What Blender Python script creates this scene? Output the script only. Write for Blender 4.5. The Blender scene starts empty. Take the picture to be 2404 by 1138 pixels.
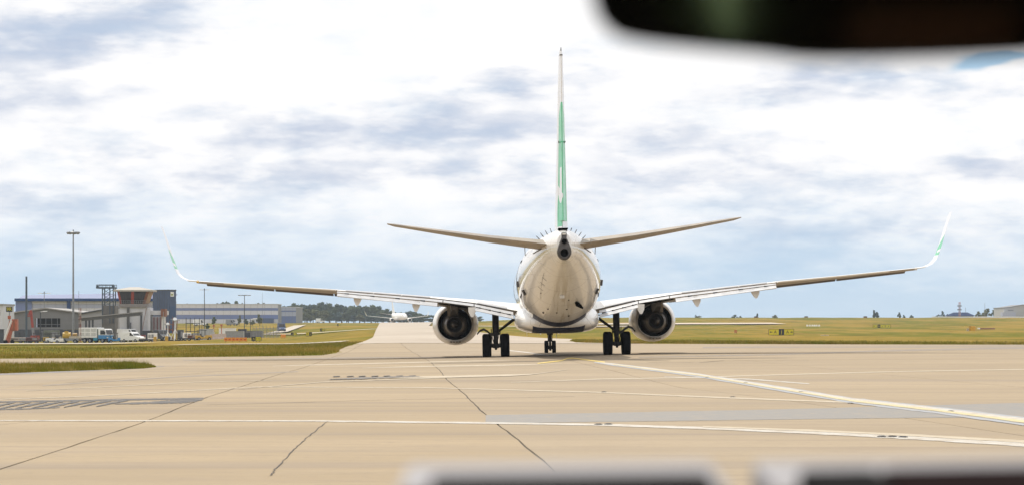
import bpy, bmesh, math, random
import numpy as np
from mathutils import Vector, Matrix, Euler

SC = bpy.context.scene
COL = SC.collection
R = math.radians
random.seed(7)
rng = np.random.default_rng(11)

# ------------------------------------------------------------------ camera
F, H, HX, HY = 6450.0, 1.35, 1202.0, 770.0       # focal length, eye height, axis (in photo pixels)
cam_data = bpy.data.cameras.new('camera')
cam = bpy.data.objects.new('camera', cam_data)
COL.objects.link(cam)
cam.location = (0, 0, H)
cam.rotation_euler = (R(90), 0, 0)
cam_data.sensor_width = 36.0
cam_data.lens = 36.0 * F / 2404.0
cam_data.shift_y = (HY - 569.0) / 2404.0
cam_data.clip_start = 0.05
cam_data.clip_end = 20000
cam_data.dof.use_dof = True
cam_data.dof.focus_distance = 122.0
cam_data.dof.aperture_fstop = 9.5
SC.camera = cam

# ------------------------------------------------------------------ exposure
SC.view_settings.view_transform = 'Standard'
SC.view_settings.look = 'None'
SC.view_settings.gamma = 1.0
SC.view_settings.use_curve_mapping = False
SC.view_settings.exposure = -0.08

# ------------------------------------------------------------------ sun and sky
SUN_EL, SUN_AZ = 56.0, -28.0          # azimuth measured from the view direction (+Y), negative to the left
sun_data = bpy.data.lights.new('sun', 'SUN')
sun_data.energy = 3.6
sun_data.angle = R(0.55)
sun_data.color = (1.0, 0.93, 0.82)
sun = bpy.data.objects.new('sun', sun_data)
COL.objects.link(sun)
_d = Vector((math.sin(R(SUN_AZ)) * math.cos(R(SUN_EL)), math.cos(R(SUN_AZ)) * math.cos(R(SUN_EL)), math.sin(R(SUN_EL))))
sun.rotation_euler = _d.to_track_quat('Z', 'Y').to_euler()
sun.location = (0, 0, 60)

world = bpy.data.worlds.new('World')
SC.world = world
world.use_nodes = True


class G:
    """small helper to write node graphs"""
    def __init__(self, tree):
        self.t = tree
    def n(self, kind, **kw):
        nd = self.t.nodes.new(kind)
        for k, v in kw.items():
            setattr(nd, k, v)
        return nd
    def put(self, sock, v):
        if isinstance(v, bpy.types.NodeSocket):
            self.t.links.new(v, sock)
        elif v is not None:
            sock.default_value = v
    def m(self, op, a, b=None, c=None, clamp=False):
        nd = self.n('ShaderNodeMath', operation=op)
        nd.use_clamp = clamp
        self.put(nd.inputs[0], a)
        if b is not None: self.put(nd.inputs[1], b)
        if c is not None: self.put(nd.inputs[2], c)
        return nd.outputs[0]
    def ss(self, v, lo, hi, a=0.0, b=1.0):
        nd = self.n('ShaderNodeMapRange', interpolation_type='SMOOTHSTEP')
        self.put(nd.inputs[0], v); self.put(nd.inputs[1], lo); self.put(nd.inputs[2], hi)
        self.put(nd.inputs[3], a); self.put(nd.inputs[4], b)
        return nd.outputs[0]
    def lin(self, v, lo, hi, a=0.0, b=1.0):
        nd = self.n('ShaderNodeMapRange')
        self.put(nd.inputs[0], v); self.put(nd.inputs[1], lo); self.put(nd.inputs[2], hi)
        self.put(nd.inputs[3], a); self.put(nd.inputs[4], b)
        return nd.outputs[0]
    def mix(self, f, a, b, blend='MIX'):
        nd = self.n('ShaderNodeMix', data_type='RGBA', blend_type=blend)
        self.put(nd.inputs[0], f); self.put(nd.inputs[6], a); self.put(nd.inputs[7], b)
        return nd.outputs[2]
    def noise(self, vec, scale, detail=4.0, rough=0.55, dist=0.0):
        nd = self.n('ShaderNodeTexNoise')
        if vec is not None: self.put(nd.inputs['Vector'], vec)
        nd.inputs['Scale'].default_value = scale
        nd.inputs['Detail'].default_value = detail
        nd.inputs['Roughness'].default_value = rough
        nd.inputs['Distortion'].default_value = dist
        return nd.outputs[0]
    def vec(self, x, y, z):
        nd = self.n('ShaderNodeCombineXYZ')
        self.put(nd.inputs[0], x); self.put(nd.inputs[1], y); self.put(nd.inputs[2], z)
        return nd.outputs[0]
    def sep(self, v):
        nd = self.n('ShaderNodeSeparateXYZ')
        self.put(nd.inputs[0], v)
        return nd.outputs
    def scale(self, v, s):
        nd = self.n('ShaderNodeVectorMath', operation='MULTIPLY')
        self.put(nd.inputs[0], v); nd.inputs[1].default_value = s
        return nd.outputs[0]


def c4(c): return (c[0], c[1], c[2], 1.0)


def build_world():
    t = world.node_tree
    t.nodes.clear()
    g = G(t)
    out = g.n('ShaderNodeOutputWorld')
    bg = g.n('ShaderNodeBackground')
    STR = 0.1
    bg.inputs['Strength'].default_value = STR
    t.links.new(bg.outputs[0], out.inputs[0])
    sky = g.n('ShaderNodeTexSky')
    sky.sky_type = 'NISHITA'
    sky.sun_disc = False
    sky.sun_elevation = R(SUN_EL)
    sky.sun_rotation = R(SUN_AZ)
    sky.altitude = 100.0
    sky.air_density = 1.0
    sky.dust_density = 1.5
    sky.ozone_density = 1.5
    tc = g.n('ShaderNodeTexCoord')
    d = tc.outputs['Generated']
    x, y, z = g.sep(d)[:3]
    az = g.m('ARCTAN2', x, y)
    el = g.m('ARCSINE', z)
    # kilo-pixel coordinates of the direction (az, el): 1 unit = 1000 / 6450 rad
    u0 = g.m('MULTIPLY', az, F / 1000)
    v0 = g.m('MULTIPLY', el, F / 1000)
    w1 = g.noise(g.scale(d, (30, 30, 80)), 1.0, 2.0, 0.5)
    w2 = g.noise(g.scale(d, (37, 37, 95)), 1.0, 2.0, 0.5)
    u = g.m('ADD', u0, g.m('MULTIPLY', g.m('SUBTRACT', w1, 0.5), 0.34))
    v = g.m('ADD', v0, g.m('MULTIPLY', g.m('SUBTRACT', w2, 0.5), 0.10))
    def blob(px, py, rx, ry, amp, slope=0.0, uu=None, vv=None):
        uu, vv = uu or u, vv or v
        cu, cv = (px - HX) / 1000, (HY - py) / 1000
        du = g.m('SUBTRACT', uu, cu)
        dv = g.m('SUBTRACT', vv, cv)
        if slope: dv = g.m('SUBTRACT', dv, g.m('MULTIPLY', du, slope))
        a = g.m('DIVIDE', du, rx / 1000)
        b = g.m('DIVIDE', dv, ry / 1000)
        r2 = g.m('ADD', g.m('MULTIPLY', a, a), g.m('MULTIPLY', b, b))
        return g.m('MULTIPLY', g.m('EXPONENT', g.m('MULTIPLY', r2, -1.0)), amp)
    n1 = g.noise(g.scale(d, (15, 15, 60)), 1.0, 6.0, 0.56, 0.0)
    n2 = g.noise(g.scale(d, (44, 44, 130)), 1.0, 6.0, 0.6, 0.0)
    n3 = g.noise(g.scale(d, (140, 140, 320)), 1.0, 5.0, 0.65, 0.0)
    s = g.m('ADD', g.m('MULTIPLY', g.m('SUBTRACT', n1, 0.5), 1.7), g.m('MULTIPLY', g.m('SUBTRACT', n2, 0.5), 0.8))
    S = g.m('ADD', s, 0.22)
    for b in [(120, 110, 300, 85, 0.55, 0.10), (340, 60, 200, 55, 0.45), (60, 250, 240, 60, 0.5), (980, 300, 400, 50, 0.55), (620, 330, 220, 30, 0.4),
              (1200, 205, 150, 70, 0.5), (830, 405, 280, 32, 0.5), (480, 405, 140, 40, 0.4), (1900, 205, 180, 55, 0.6), (1560, 335, 160, 45, 0.4),
              (1500, 420, 200, 34, 0.35), (1800, 385, 140, 30, 0.35), (2340, 410, 120, 45, 0.5), (60, 490, 220, 40, 0.35), (2200, 540, 260, 45, 0.35), (1880, 545, 220, 34, 0.3), (1250, 470, 200, 30, 0.3),
              (820, 110, 300, 120, -0.8), (620, 190, 170, 50, -0.45), (1700, 130, 150, 50, -0.4), (1750, 275, 260, 40, -0.4), (2150, 330, 220, 60, -0.4), (1120, 60, 300, 80, -0.7),
              (620, 375, 50, 35, -0.5), (1000, 470, 300, 30, -0.3), (300, 310, 180, 40, -0.4), (150, 430, 160, 28, -0.4), (200, 180, 90, 30, -0.3)]:
        S = g.m('ADD', S, blob(*b))
    S = g.m('ADD', S, g.m('MULTIPLY', g.m('SUBTRACT', n3, 0.5), 0.26))
    # billows: bright rounded tops with firmer edges
    bil = g.noise(g.scale(d, (38, 38, 140)), 1.0, 5.0, 0.52)
    S = g.m('SUBTRACT', S, g.m('MULTIPLY', g.ss(bil, 0.44, 0.62), 0.27))
    shade = g.ss(S, -0.12, 1.15)
    # thin out towards the horizon into pale blue
    low = g.lin(v0, 0.08, 0.35, 1.0, 0.0)
    lown = g.m('ADD', low, g.m('ADD', g.m('MULTIPLY', g.m('SUBTRACT', n1, 0.5), 1.1), g.m('MULTIPLY', g.m('SUBTRACT', n2, 0.5), 0.7)), clamp=True)
    lown = g.m('MAXIMUM', lown, g.ss(v0, 0.16, 0.03))
    k = 1.0 / STR
    white = (1.12 * k, 1.11 * k, 1.11 * k, 1)
    grey = (0.55 * k, 0.63 * k, 0.79 * k, 1)
    haze = (0.545 * k, 0.73 * k, 0.915 * k, 1)
    colr = g.mix(shade, white, grey)
    colr = g.mix(g.m('MULTIPLY', lown, 0.86), colr, haze)
    # open blue sky between the clouds, from the sky model
    open_ = g.m('ADD', blob(2330, 150, 95, 21, 1.5, 0.08), g.ss(g.m('ADD', n1, g.m('MULTIPLY', n2, 0.25)), 0.42, 0.30, 0.0, 0.35))
    open_ = g.ss(open_, 0.25, 1.25, 0.0, 0.85)
    # only where the deck is thin: high up and well clear of the horizon
    blue = g.mix(1.0, sky.outputs[0], (0.80, 1.12, 1.45, 1), 'MULTIPLY')
    colr = g.mix(open_, colr, blue)
    # below the horizon: dull ground light
    colr = g.mix(g.ss(z, -0.004, -0.02), colr, (0.25 * k, 0.24 * k, 0.2 * k, 1))
    t.links.new(colr, bg.inputs['Color'])
build_world()

# ------------------------------------------------------------------ terrain
_PROF = {   # direction (photo column) -> ground height at distances
    200: [(0, 0), (140, 0), (300, -0.65), (540, -1.44), (700, -0.3), (900, 1.5), (1200, 3.8), (1600, 5.0), (3000, 6.0), (9000, 6)],
    640: [(0, 0), (140, 0), (300, -0.4), (420, -0.6), (540, -0.4), (800, 1.0), (1200, 3.6), (1600, 4.8), (3000, 6.0), (9000, 6)],
    930: [(0, 0), (250, 0), (400, 0.5), (600, 1.2), (1000, 2.7), (1500, 4.4), (3000, 5.6), (9000, 5.6)],
    1400: [(0, 0), (242, 0), (500, -0.05), (800, 1.6), (1300, 6.55), (2000, 6.6), (3000, 5.6), (9000, 5.6)],
}
_COLS = sorted(_PROF)
_GRID_D = np.concatenate([np.arange(0, 2000, 10.0), np.arange(2000, 9001, 50.0)])
def _smooth_profile(p):
    v = np.interp(_GRID_D, [a for a, b in p], [b for a, b in p])
    k = np.ones(9) / 9
    w = np.convolve(np.pad(v, 4, mode='edge'), k, 'valid')
    w = np.where(_GRID_D < 200, v, w)
    return w
_TAB = np.array([_smooth_profile(_PROF[c]) for c in _COLS])
_SL = [(c - HX) / F for c in _COLS]
def gz(x, y):
    """ground height (numpy or scalar)"""
    x = np.asarray(x, float); y = np.asarray(y, float)
    D = np.clip(y, 1.0, 9000)
    a = np.clip(x / D, _SL[0], _SL[-1])
    i = np.clip(np.searchsorted(_SL, a, 'right') - 1, 0, len(_SL) - 2)
    sl = np.array(_SL)
    t = (a - sl[i]) / (sl[i + 1] - sl[i])
    t = t * t * (3 - 2 * t)
    vals = np.array([np.interp(D, _GRID_D, _TAB[j]) for j in range(len(_SL))])
    idx = np.indices(i.shape) if i.ndim else None
    if i.ndim:
        lo = np.take_along_axis(vals, i[None], 0)[0]; hi = np.take_along_axis(vals, (i + 1)[None], 0)[0]
    else:
        lo, hi = vals[int(i)], vals[int(i) + 1]
    base = lo * (1 - t) + hi * t
    def st(e0, e1, v):
        q = np.clip((v - e0) / (e1 - e0), 0, 1); return q * q * (3 - 2 * q)
    w = st(60, 112, y) * (1 - st(165, 225, y))
    return base + w * (0.055 + 0.189 * np.tanh((x - 2.11) / 10.0))
def gzs(x, y): return float(gz(x, y))
def PX(px, D): return (px - HX) * D / F
def PZ(py, D): return H + (HY - py) * D / F
def B(px, D):                       # point on the ground in direction px at distance D
    x = PX(px, D); return Vector((x, D, gzs(x, D)))
def hit(px, py):                    # where the line of sight through a photo point meets the ground
    ks = np.concatenate([np.arange(15, 330, 0.5), np.arange(330, 1600, 4)])
    xs = (px - HX) / F * ks
    dz = (H - (py - HY) / F * ks) - gz(xs, ks)
    j = int(np.argmax(dz <= 0)) if (dz <= 0).any() else len(ks) - 1
    if j == 0: j = 1
    a, b = dz[j - 1], dz[j]
    D = ks[j - 1] + (ks[j] - ks[j - 1]) * (a / (a - b) if a != b else 0)
    return ((px - HX) / F * D, D)

# ------------------------------------------------------------------ object helpers
def obj(name, me, mats=None, parent=None, smooth=False):
    o = bpy.data.objects.new(name, me)
    COL.objects.link(o)
    if mats is not None and not me.materials:
        for m in (mats if isinstance(mats, (list, tuple)) else [mats]):
            me.materials.append(m)
    if smooth:
        me.polygons.foreach_set('use_smooth', [True] * len(me.polygons))
    if parent: o.parent = parent
    return o
def tag(o, label=None, cat=None, group=None, kind=None):
    if label: o['label'] = label
    if cat: o['category'] = cat
    if group: o['group'] = group
    if kind: o['kind'] = kind
    return o
def thing(name, label, cat, loc=(0, 0, 0), rz=0.0, group=None):
    o = bpy.data.objects.new(name, None)
    COL.objects.link(o)
    o.empty_display_size = 0.3
    o.location = loc
    o.rotation_euler = (0, 0, rz)
    return tag(o, label, cat, group)
def dup(root, loc, rz=None, label=None, scale=None):
    r = root.copy(); COL.objects.link(r); r.location = loc
    if rz is not None: r.rotation_euler = (0, 0, rz)
    if label: r['label'] = label
    if scale: r.scale = scale if isinstance(scale, tuple) else (scale,) * 3
    for ch in list(root.children):
        c = ch.copy(); COL.objects.link(c); c.parent = r
        for gch in ch.children:
            d = gch.copy(); COL.objects.link(d); d.parent = c
    return r


class MB:
    """collects boxes, tubes, prisms and lofts into one mesh"""
    def __init__(self):
        self.v, self.f, self.mi = [], [], []
        self.M = None
    def add(self, verts, faces, mi=0):
        k = len(self.v)
        for p in verts:
            p = Vector(p)
            if self.M is not None: p = self.M @ p
            self.v.append(tuple(p))
        for f in faces:
            self.f.append([k + i for i in f]); self.mi.append(mi)
        return self
    def box(self, x0, x1, y0, y1, z0, z1, mi=0):
        return self.add([(x0, y0, z0), (x1, y0, z0), (x1, y1, z0), (x0, y1, z0), (x0, y0, z1), (x1, y0, z1), (x1, y1, z1), (x0, y1, z1)],
                        [(0, 3, 2, 1), (4, 5, 6, 7), (0, 1, 5, 4), (1, 2, 6, 5), (2, 3, 7, 6), (3, 0, 4, 7)], mi)
    def hexa(self, p, mi=0):        # 8 corners: bottom four, top four
        return self.add(p, [(0, 3, 2, 1), (4, 5, 6, 7), (0, 1, 5, 4), (1, 2, 6, 5), (2, 3, 7, 6), (3, 0, 4, 7)], mi)
    def tube(self, a, b, r0, r1=None, n=8, mi=0, caps=True):
        a, b = Vector(a), Vector(b); r1 = r0 if r1 is None else r1
        d = (b - a).normalized()
        s = d.orthogonal().normalized(); t = d.cross(s)
        vs = []
        for c, r in ((a, r0), (b, r1)):
            for i in range(n):
                q = 2 * math.pi * i / n
                vs.append(c + (s * math.cos(q) + t * math.sin(q)) * r)
        fs = [(i, (i + 1) % n, n + (i + 1) % n, n + i) for i in range(n)]
        if caps: fs += [tuple(range(n - 1, -1, -1)), tuple(range(n, 2 * n))]
        return self.add(vs, fs, mi)
    def path(self, pts, r, n=8, mi=0):
        for i in range(len(pts) - 1):
            ra = r[i] if isinstance(r, (list, tuple)) else r
            rb = r[i + 1] if isinstance(r, (list, tuple)) else r
            self.tube(pts[i], pts[i + 1], ra, rb, n, mi)
        return self
    def bar(self, a, b, w, h, mi=0):    # rectangular bar, w across (horizontal), h vertical
        a, b = Vector(a), Vector(b); d = (b - a).normalized()
        up = Vector((0, 0, 1)) if abs(d.z) < 0.95 else Vector((0, 1, 0))
        s = d.cross(up).normalized() * (w / 2); t = s.cross(d).normalized() * (h / 2)
        return self.hexa([a - s - t, a + s - t, b + s - t, b - s - t, a - s + t, a + s + t, b + s + t, b - s + t], mi)
    def prism(self, poly, lo, hi, axis='y', mi=0):   # poly in the other two axes
        n = len(poly)
        def mk(p, q):
            return {'y': (p[0], q, p[1]), 'x': (q, p[0], p[1]), 'z': (p[0], p[1], q)}[axis]
        vs = [mk(p, lo) for p in poly] + [mk(p, hi) for p in poly]
        fs = [tuple(range(n)), tuple(range(2 * n - 1, n - 1, -1))] + [((i + 1) % n, i, n + i, n + (i + 1) % n) for i in range(n)]
        return self.add(vs, fs, mi)
    def loft(self, rings, mi=0, caps=True, closed=True):
        n = len(rings[0]); vs = [p for r in rings for p in r]; fs = []
        for j in range(len(rings) - 1):
            for i in range(n if closed else n - 1):
                a, b = j * n + i, j * n + (i + 1) % n
                fs.append((a, b, b + n, a + n))
        if caps: fs += [tuple(range(n - 1, -1, -1)), tuple(range((len(rings) - 1) * n, len(rings) * n))]
        return self.add(vs, fs, mi)
    def lathe(self, prof, c=(0, 0, 0), axis='y', n=32, mi=0, sx=1.0, sz=1.0, caps=False):   # prof: (along, radius)
        rings = []
        for s, r in prof:
            ring = []
            for i in range(n):
                q = 2 * math.pi * i / n
                a, b = math.cos(q) * r * sx, math.sin(q) * r * sz
                ring.append({'y': (c[0] + a, c[1] + s, c[2] + b), 'x': (c[0] + s, c[1] + a, c[2] + b), 'z': (c[0] + a, c[1] + b, c[2] + s)}[axis])
            rings.append(ring)
        return self.loft(rings, mi, caps)
    def mesh(self, name, fix=True):
        me = bpy.data.meshes.new(name)
        me.from_pydata(self.v, [], self.f)
        if any(self.mi): me.polygons.foreach_set('material_index', self.mi)
        if fix:
            bm = bmesh.new(); bm.from_mesh(me)
            bmesh.ops.recalc_face_normals(bm, faces=bm.faces)
            bm.to_mesh(me); bm.free()
        return me
    def build(self, name, mats, parent=None, smooth=False, bevel=0.0, angle=None):
        me = self.mesh(name)
        if bevel:
            bm = bmesh.new(); bm.from_mesh(me)
            es = [e for e in bm.edges if len(e.link_faces) == 2 and e.calc_face_angle(0) > 0.5]
            bmesh.ops.bevel(bm, geom=es, offset=bevel, segments=2, affect='EDGES', profile=0.7, clamp_overlap=True)
            bm.to_mesh(me); bm.free()
        o = obj(name, me, mats, parent, smooth)
        if angle is not None:
            me.polygons.foreach_set('use_smooth', [True] * len(me.polygons))
            bm = bmesh.new(); bm.from_mesh(me)
            for e in bm.edges:
                e.smooth = not (len(e.link_faces) == 2 and e.calc_face_angle(0) > R(angle))
            bm.to_mesh(me); bm.free()
        return o
def one(name, label, cat, mb, mats, group=None, **kw):      # a thing that is one mesh
    return tag(mb.build(name, mats, **kw), label, cat, group)


def grid_mesh(name, X, Y, off=0.0, z=None):
    """mesh from 2-D arrays of plan coordinates, draped over the ground"""
    Z = gz(X, Y) + off if z is None else z
    r, c = X.shape
    V = np.stack([X, Y, Z], -1).reshape(-1, 3)
    idx = np.arange(r * c).reshape(r, c)
    Fc = np.stack([idx[:-1, :-1], idx[:-1, 1:], idx[1:, 1:], idx[1:, :-1]], -1).reshape(-1, 4)
    me = bpy.data.meshes.new(name)
    me.from_pydata(V.tolist(), [], Fc.tolist())
    me.update()
    return me

# ------------------------------------------------------------------ materials
MATS = {}
def mat(name, color=(0.5, 0.5, 0.5), rough=0.5, metal=0.0, vary=0.12, nscale=3.0, bump=0.0, bscale=20.0, spec=0.5, coat=0.0, stretch=(1, 1, 1), color2=None):
    if name in MATS: return MATS[name]
    m = bpy.data.materials.new(name); m.use_nodes = True
    t = m.node_tree; g = G(t); p = t.nodes['Principled BSDF']
    tc = g.n('ShaderNodeTexCoord'); v = g.scale(tc.outputs['Object'], stretch)
    n = g.noise(v, nscale, 5.0, 0.6)
    lo = tuple(c * (1 - vary) for c in color); hi = color2 or tuple(min(1, c * (1 + vary)) for c in color)
    col = g.mix(g.ss(n, 0.3, 0.7), c4(lo), c4(hi))
    t.links.new(col, p.inputs['Base Color'])
    g.put(p.inputs['Roughness'], g.lin(n, 0.2, 0.8, max(0.03, rough - 0.08), min(1, rough + 0.08)))
    p.inputs['Metallic'].default_value = metal
    p.inputs['Specular IOR Level'].default_value = spec
    p.inputs['Coat Weight'].default_value = coat
    if bump:
        bn = g.n('ShaderNodeBump'); bn.inputs['Strength'].default_value = bump; bn.inputs['Distance'].default_value = 0.02
        t.links.new(g.noise(v, bscale, 4.0), bn.inputs['Height']); t.links.new(bn.outputs[0], p.inputs['Normal'])
    MATS[name] = m
    return m
def glass(name='glass', tint=(0.02, 0.025, 0.03)):
    return mat(name, tint, rough=0.08, vary=0.2, spec=0.6)
# ================================================================== GROUND
def concrete_material():
    m = bpy.data.materials.new('concrete'); m.use_nodes = True
    t = m.node_tree; g = G(t); p = t.nodes['Principled BSDF']
    pos = g.n('ShaderNodeNewGeometry').outputs['Position']
    info = g.n('ShaderNodeObjectInfo').outputs['Random']
    big = g.noise(g.scale(pos, (0.05, 0.12, 0.1)), 1.0, 5.0, 0.6)
    fine = g.noise(pos, 9.0, 6.0, 0.75)
    grit = g.noise(pos, 60.0, 3.0, 0.8)
    streak = g.noise(g.scale(pos, (0.06, 1.6, 1.0)), 1.0, 6.0, 0.68, 0.4)       # sweep and tyre streaks that run across
    blot = g.noise(g.scale(pos, (0.4, 0.5, 0.4)), 1.0, 5.0, 0.7)
    col = g.mix(g.ss(big, 0.3, 0.7), (0.300, 0.230, 0.140, 1), (0.405, 0.312, 0.195, 1))
    col = g.mix(g.lin(info, 0, 1, 0.0, 0.4), col, (0.355, 0.30, 0.232, 1))
    col = g.mix(g.ss(streak, 0.52, 0.70, 0, 0.60), col, (0.245, 0.195, 0.145, 1))
    st2 = g.noise(g.scale(pos, (0.015, 0.35, 1.0)), 1.0, 5.0, 0.6, 0.2)
    col = g.mix(g.ss(st2, 0.52, 0.64, 0, 0.50), col, (0.25, 0.205, 0.165, 1))
    col = g.mix(g.ss(st2, 0.46, 0.34, 0, 0.25), col, (0.46, 0.36, 0.235, 1))
    col = g.mix(g.ss(streak, 0.44, 0.28, 0, 0.30), col, (0.46, 0.375, 0.262, 1))
    col = g.mix(g.ss(blot, 0.56, 0.70, 0, 0.45), col, (0.30, 0.235, 0.165, 1))
    col = g.mix(g.ss(fine, 0.40, 0.65, 0, 0.38), col, (0.30, 0.235, 0.165, 1))
    st3 = g.noise(g.scale(pos, (0.9, 9.0, 1.0)), 1.0, 5.0, 0.75, 0.3)
    col = g.mix(g.ss(st3, 0.53, 0.68, 0, 0.62), col, (0.24, 0.185, 0.13, 1))
    col = g.mix(g.ss(st3, 0.42, 0.30, 0, 0.25), col, (0.47, 0.38, 0.27, 1))
    spk = g.noise(pos, 3.2, 6.0, 0.85)
    col = g.mix(g.ss(spk, 0.56, 0.66, 0, 0.45), col, (0.22, 0.175, 0.13, 1))
    col = g.mix(g.ss(grit, 0.45, 0.7, 0, 0.28), col, (0.25, 0.20, 0.145, 1))
    t.links.new(col, p.inputs['Base Color'])
    p.inputs['Roughness'].default_value = 0.85
    p.inputs['Specular IOR Level'].default_value = 0.25
    b = g.n('ShaderNodeBump'); b.inputs['Strength'].default_value = 0.25; b.inputs['Distance'].default_value = 0.004
    t.links.new(fine, b.inputs['Height']); t.links.new(b.outputs[0], p.inputs['Normal'])
    return m

def grass_material(name='grass_field', dry=0.5, blades=False):
    m = bpy.data.materials.new(name); m.use_nodes = True
    t = m.node_tree; g = G(t); p = t.nodes['Principled BSDF']
    pos = g.n('ShaderNodeNewGeometry').outputs['Position']
    a = g.noise(g.scale(pos, (0.030, 0.007, 0.05)), 1.0, 5.0, 0.62, 0.3)
    b = g.noise(g.scale(pos, (0.16, 0.035, 0.3)), 1.0, 6.0, 0.7)
    c = g.noise(g.scale(pos, (0.9, 1.2, 1.0)), 1.0, 5.0, 0.75)
    col = g.mix(g.ss(a, 0.40, 0.60), (0.135, 0.132, 0.012, 1), (0.265, 0.180, 0.032, 1))
    e = g.noise(g.scale(pos, (0.055, 0.014, 0.1)), 1.0, 5.0, 0.7, 0.5)
    col = g.mix(g.ss(e, 0.54, 0.66, 0, 0.7), col, (0.115, 0.078, 0.012, 1))
    col = g.mix(g.ss(e, 0.44, 0.34, 0, 0.6), col, (0.30, 0.205, 0.05, 1))
    col = g.mix(g.ss(b, 0.50, 0.64, 0, 0.8), col, (0.28, 0.19, 0.042, 1))
    col = g.mix(g.ss(b, 0.46, 0.34, 0, 0.7), col, (0.080, 0.098, 0.008, 1))
    col = g.mix(g.ss(c, 0.52, 0.75, 0, 0.5), col, (0.070, 0.066, 0.012, 1))
    if blades:
        rnd = g.n('ShaderNodeNewGeometry').outputs['Random Per Island']
        cl = g.noise(g.scale(pos, (0.55, 0.55, 0.2)), 1.0, 4.0, 0.6)
        col = g.mix(g.ss(cl, 0.5, 0.66, 0, 0.75), col, (0.42, 0.32, 0.11, 1))
        col = g.mix(g.ss(cl, 0.46, 0.34, 0, 0.7), col, (0.12, 0.17, 0.018, 1))
        col = g.mix(g.ss(rnd, 0.55, 1.0, 0, 0.6), col, (0.32, 0.225, 0.06, 1))
        col = g.mix(g.ss(rnd, 0.35, 0.0, 0, 0.6), col, (0.085, 0.105, 0.020, 1))
    t.links.new(col, p.inputs['Base Color'])
    p.inputs['Roughness'].default_value = 0.9
    p.inputs['Specular IOR Level'].default_value = 0.02
    if blades:                                          # thin leaves let light through
        tl = g.n('ShaderNodeBsdfTranslucent'); t.links.new(col, tl.inputs['Color'])
        ms = g.n('ShaderNodeMixShader'); ms.inputs[0].default_value = 0.5
        t.links.new(p.outputs[0], ms.inputs[1]); t.links.new(tl.outputs[0], ms.inputs[2]); t.links.new(ms.outputs[0], t.nodes['Material Output'].inputs['Surface'])
        return m
    bn = g.n('ShaderNodeBump'); bn.inputs['Strength'].default_value = 0.6; bn.inputs['Distance'].default_value = 0.15
    t.links.new(c, bn.inputs['Height']); t.links.new(bn.outputs[0], p.inputs['Normal'])
    return m
M_CON = concrete_material()
M_GRASS = grass_material()
M_BLADE = grass_material('grass_blades', blades=True)
M_SEAL = mat('joint_sealant', (0.035, 0.03, 0.028), 0.8)
M_PALE = mat('pale_pavement', (0.46, 0.40, 0.32), 0.85, vary=0.15, nscale=0.06, stretch=(1, 3, 1))

def build_terrain():
    az = np.concatenate([np.radians(np.arange(-180, -40, 10.0)), np.radians(np.linspace(-40, -12, 15)), np.radians(np.linspace(-11.5, 11.5, 140)),
                         np.radians(np.linspace(12, 40, 15)), np.radians(np.arange(50, 181, 10.0))])
    D = np.concatenate([np.geomspace(1.0, 60, 14), np.linspace(66, 400, 90), np.linspace(410, 1700, 110), np.geomspace(1720, 2600, 8)])
    A, DD = np.meshgrid(az, D)
    X = DD * np.sin(A); Y = DD * np.cos(A)
    Z = gz(X, Y)
    und = (0.10 * np.sin(X * 0.11 + 1.3) * np.sin(Y * 0.043) + 0.07 * np.sin(X * 0.31 + Y * 0.021)) * np.clip((DD - 320) / 200, 0, 1)
    Z = Z + und - 0.035 * (DD < 268) 
    me = grid_mesh('ground', X, Y, z=Z)
    return tag(obj('ground', me, M_GRASS, smooth=True), kind='structure')
build_terrain()

# ---- concrete apron: bays between the long joints, each bay its own slab over a dark sealed bed
_JA = [(26.0, -4.85), (39.6, -5.30), (52.1, -5.87), (108.8, -7.9), (180, -10.6), (260, -13.9)]
_JB = [(10, 0.95), (26.4, 0.36), (39.1, -0.22), (67, -1.48), (110, -3.2), (217, -8.6), (260, -10.6)]
_JD = [(15, 7.6), (34.5, 6.4), (52, 5.05), (62.2, 3.84), (109, 2.3), (200, -3.0), (260, -5.9)]
_JE = [(15, 14.2), (63, 11.6), (79, 10.9), (85, 6.6 + 3.0), (134, 5.6), (200, 2.2), (260, -0.8)]
_JE = [(15, 13.6), (63, 11.6), (84, 9.9), (134, 6.6), (200, 2.6), (260, -0.8)]
def joint(k, y):
    """x of long joint k (0 = a, 1 = b, 2 = d, 3 = e) at distance y, with its wander"""
    T = {0: _JA, 1: _JB, 2: _JD, 3: _JE}
    if k in T: x = np.interp(y, [a for a, b in T[k]], [b for a, b in T[k]])
    elif k < 0: x = np.interp(y, [a for a, b in _JA], [b for a, b in _JA]) + 5.2 * k
    else: x = np.interp(y, [a for a, b in _JE], [b for a, b in _JE]) + 5.4 * (k - 3)
    return x + 0.006 * np.sin(y * 0.9 + k * 2.1) + 0.003 * np.sin(y * 2.3 + k) + 0.02 * np.sin(y * 0.21 + k * 1.7)
APRON_END = 246.0
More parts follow.
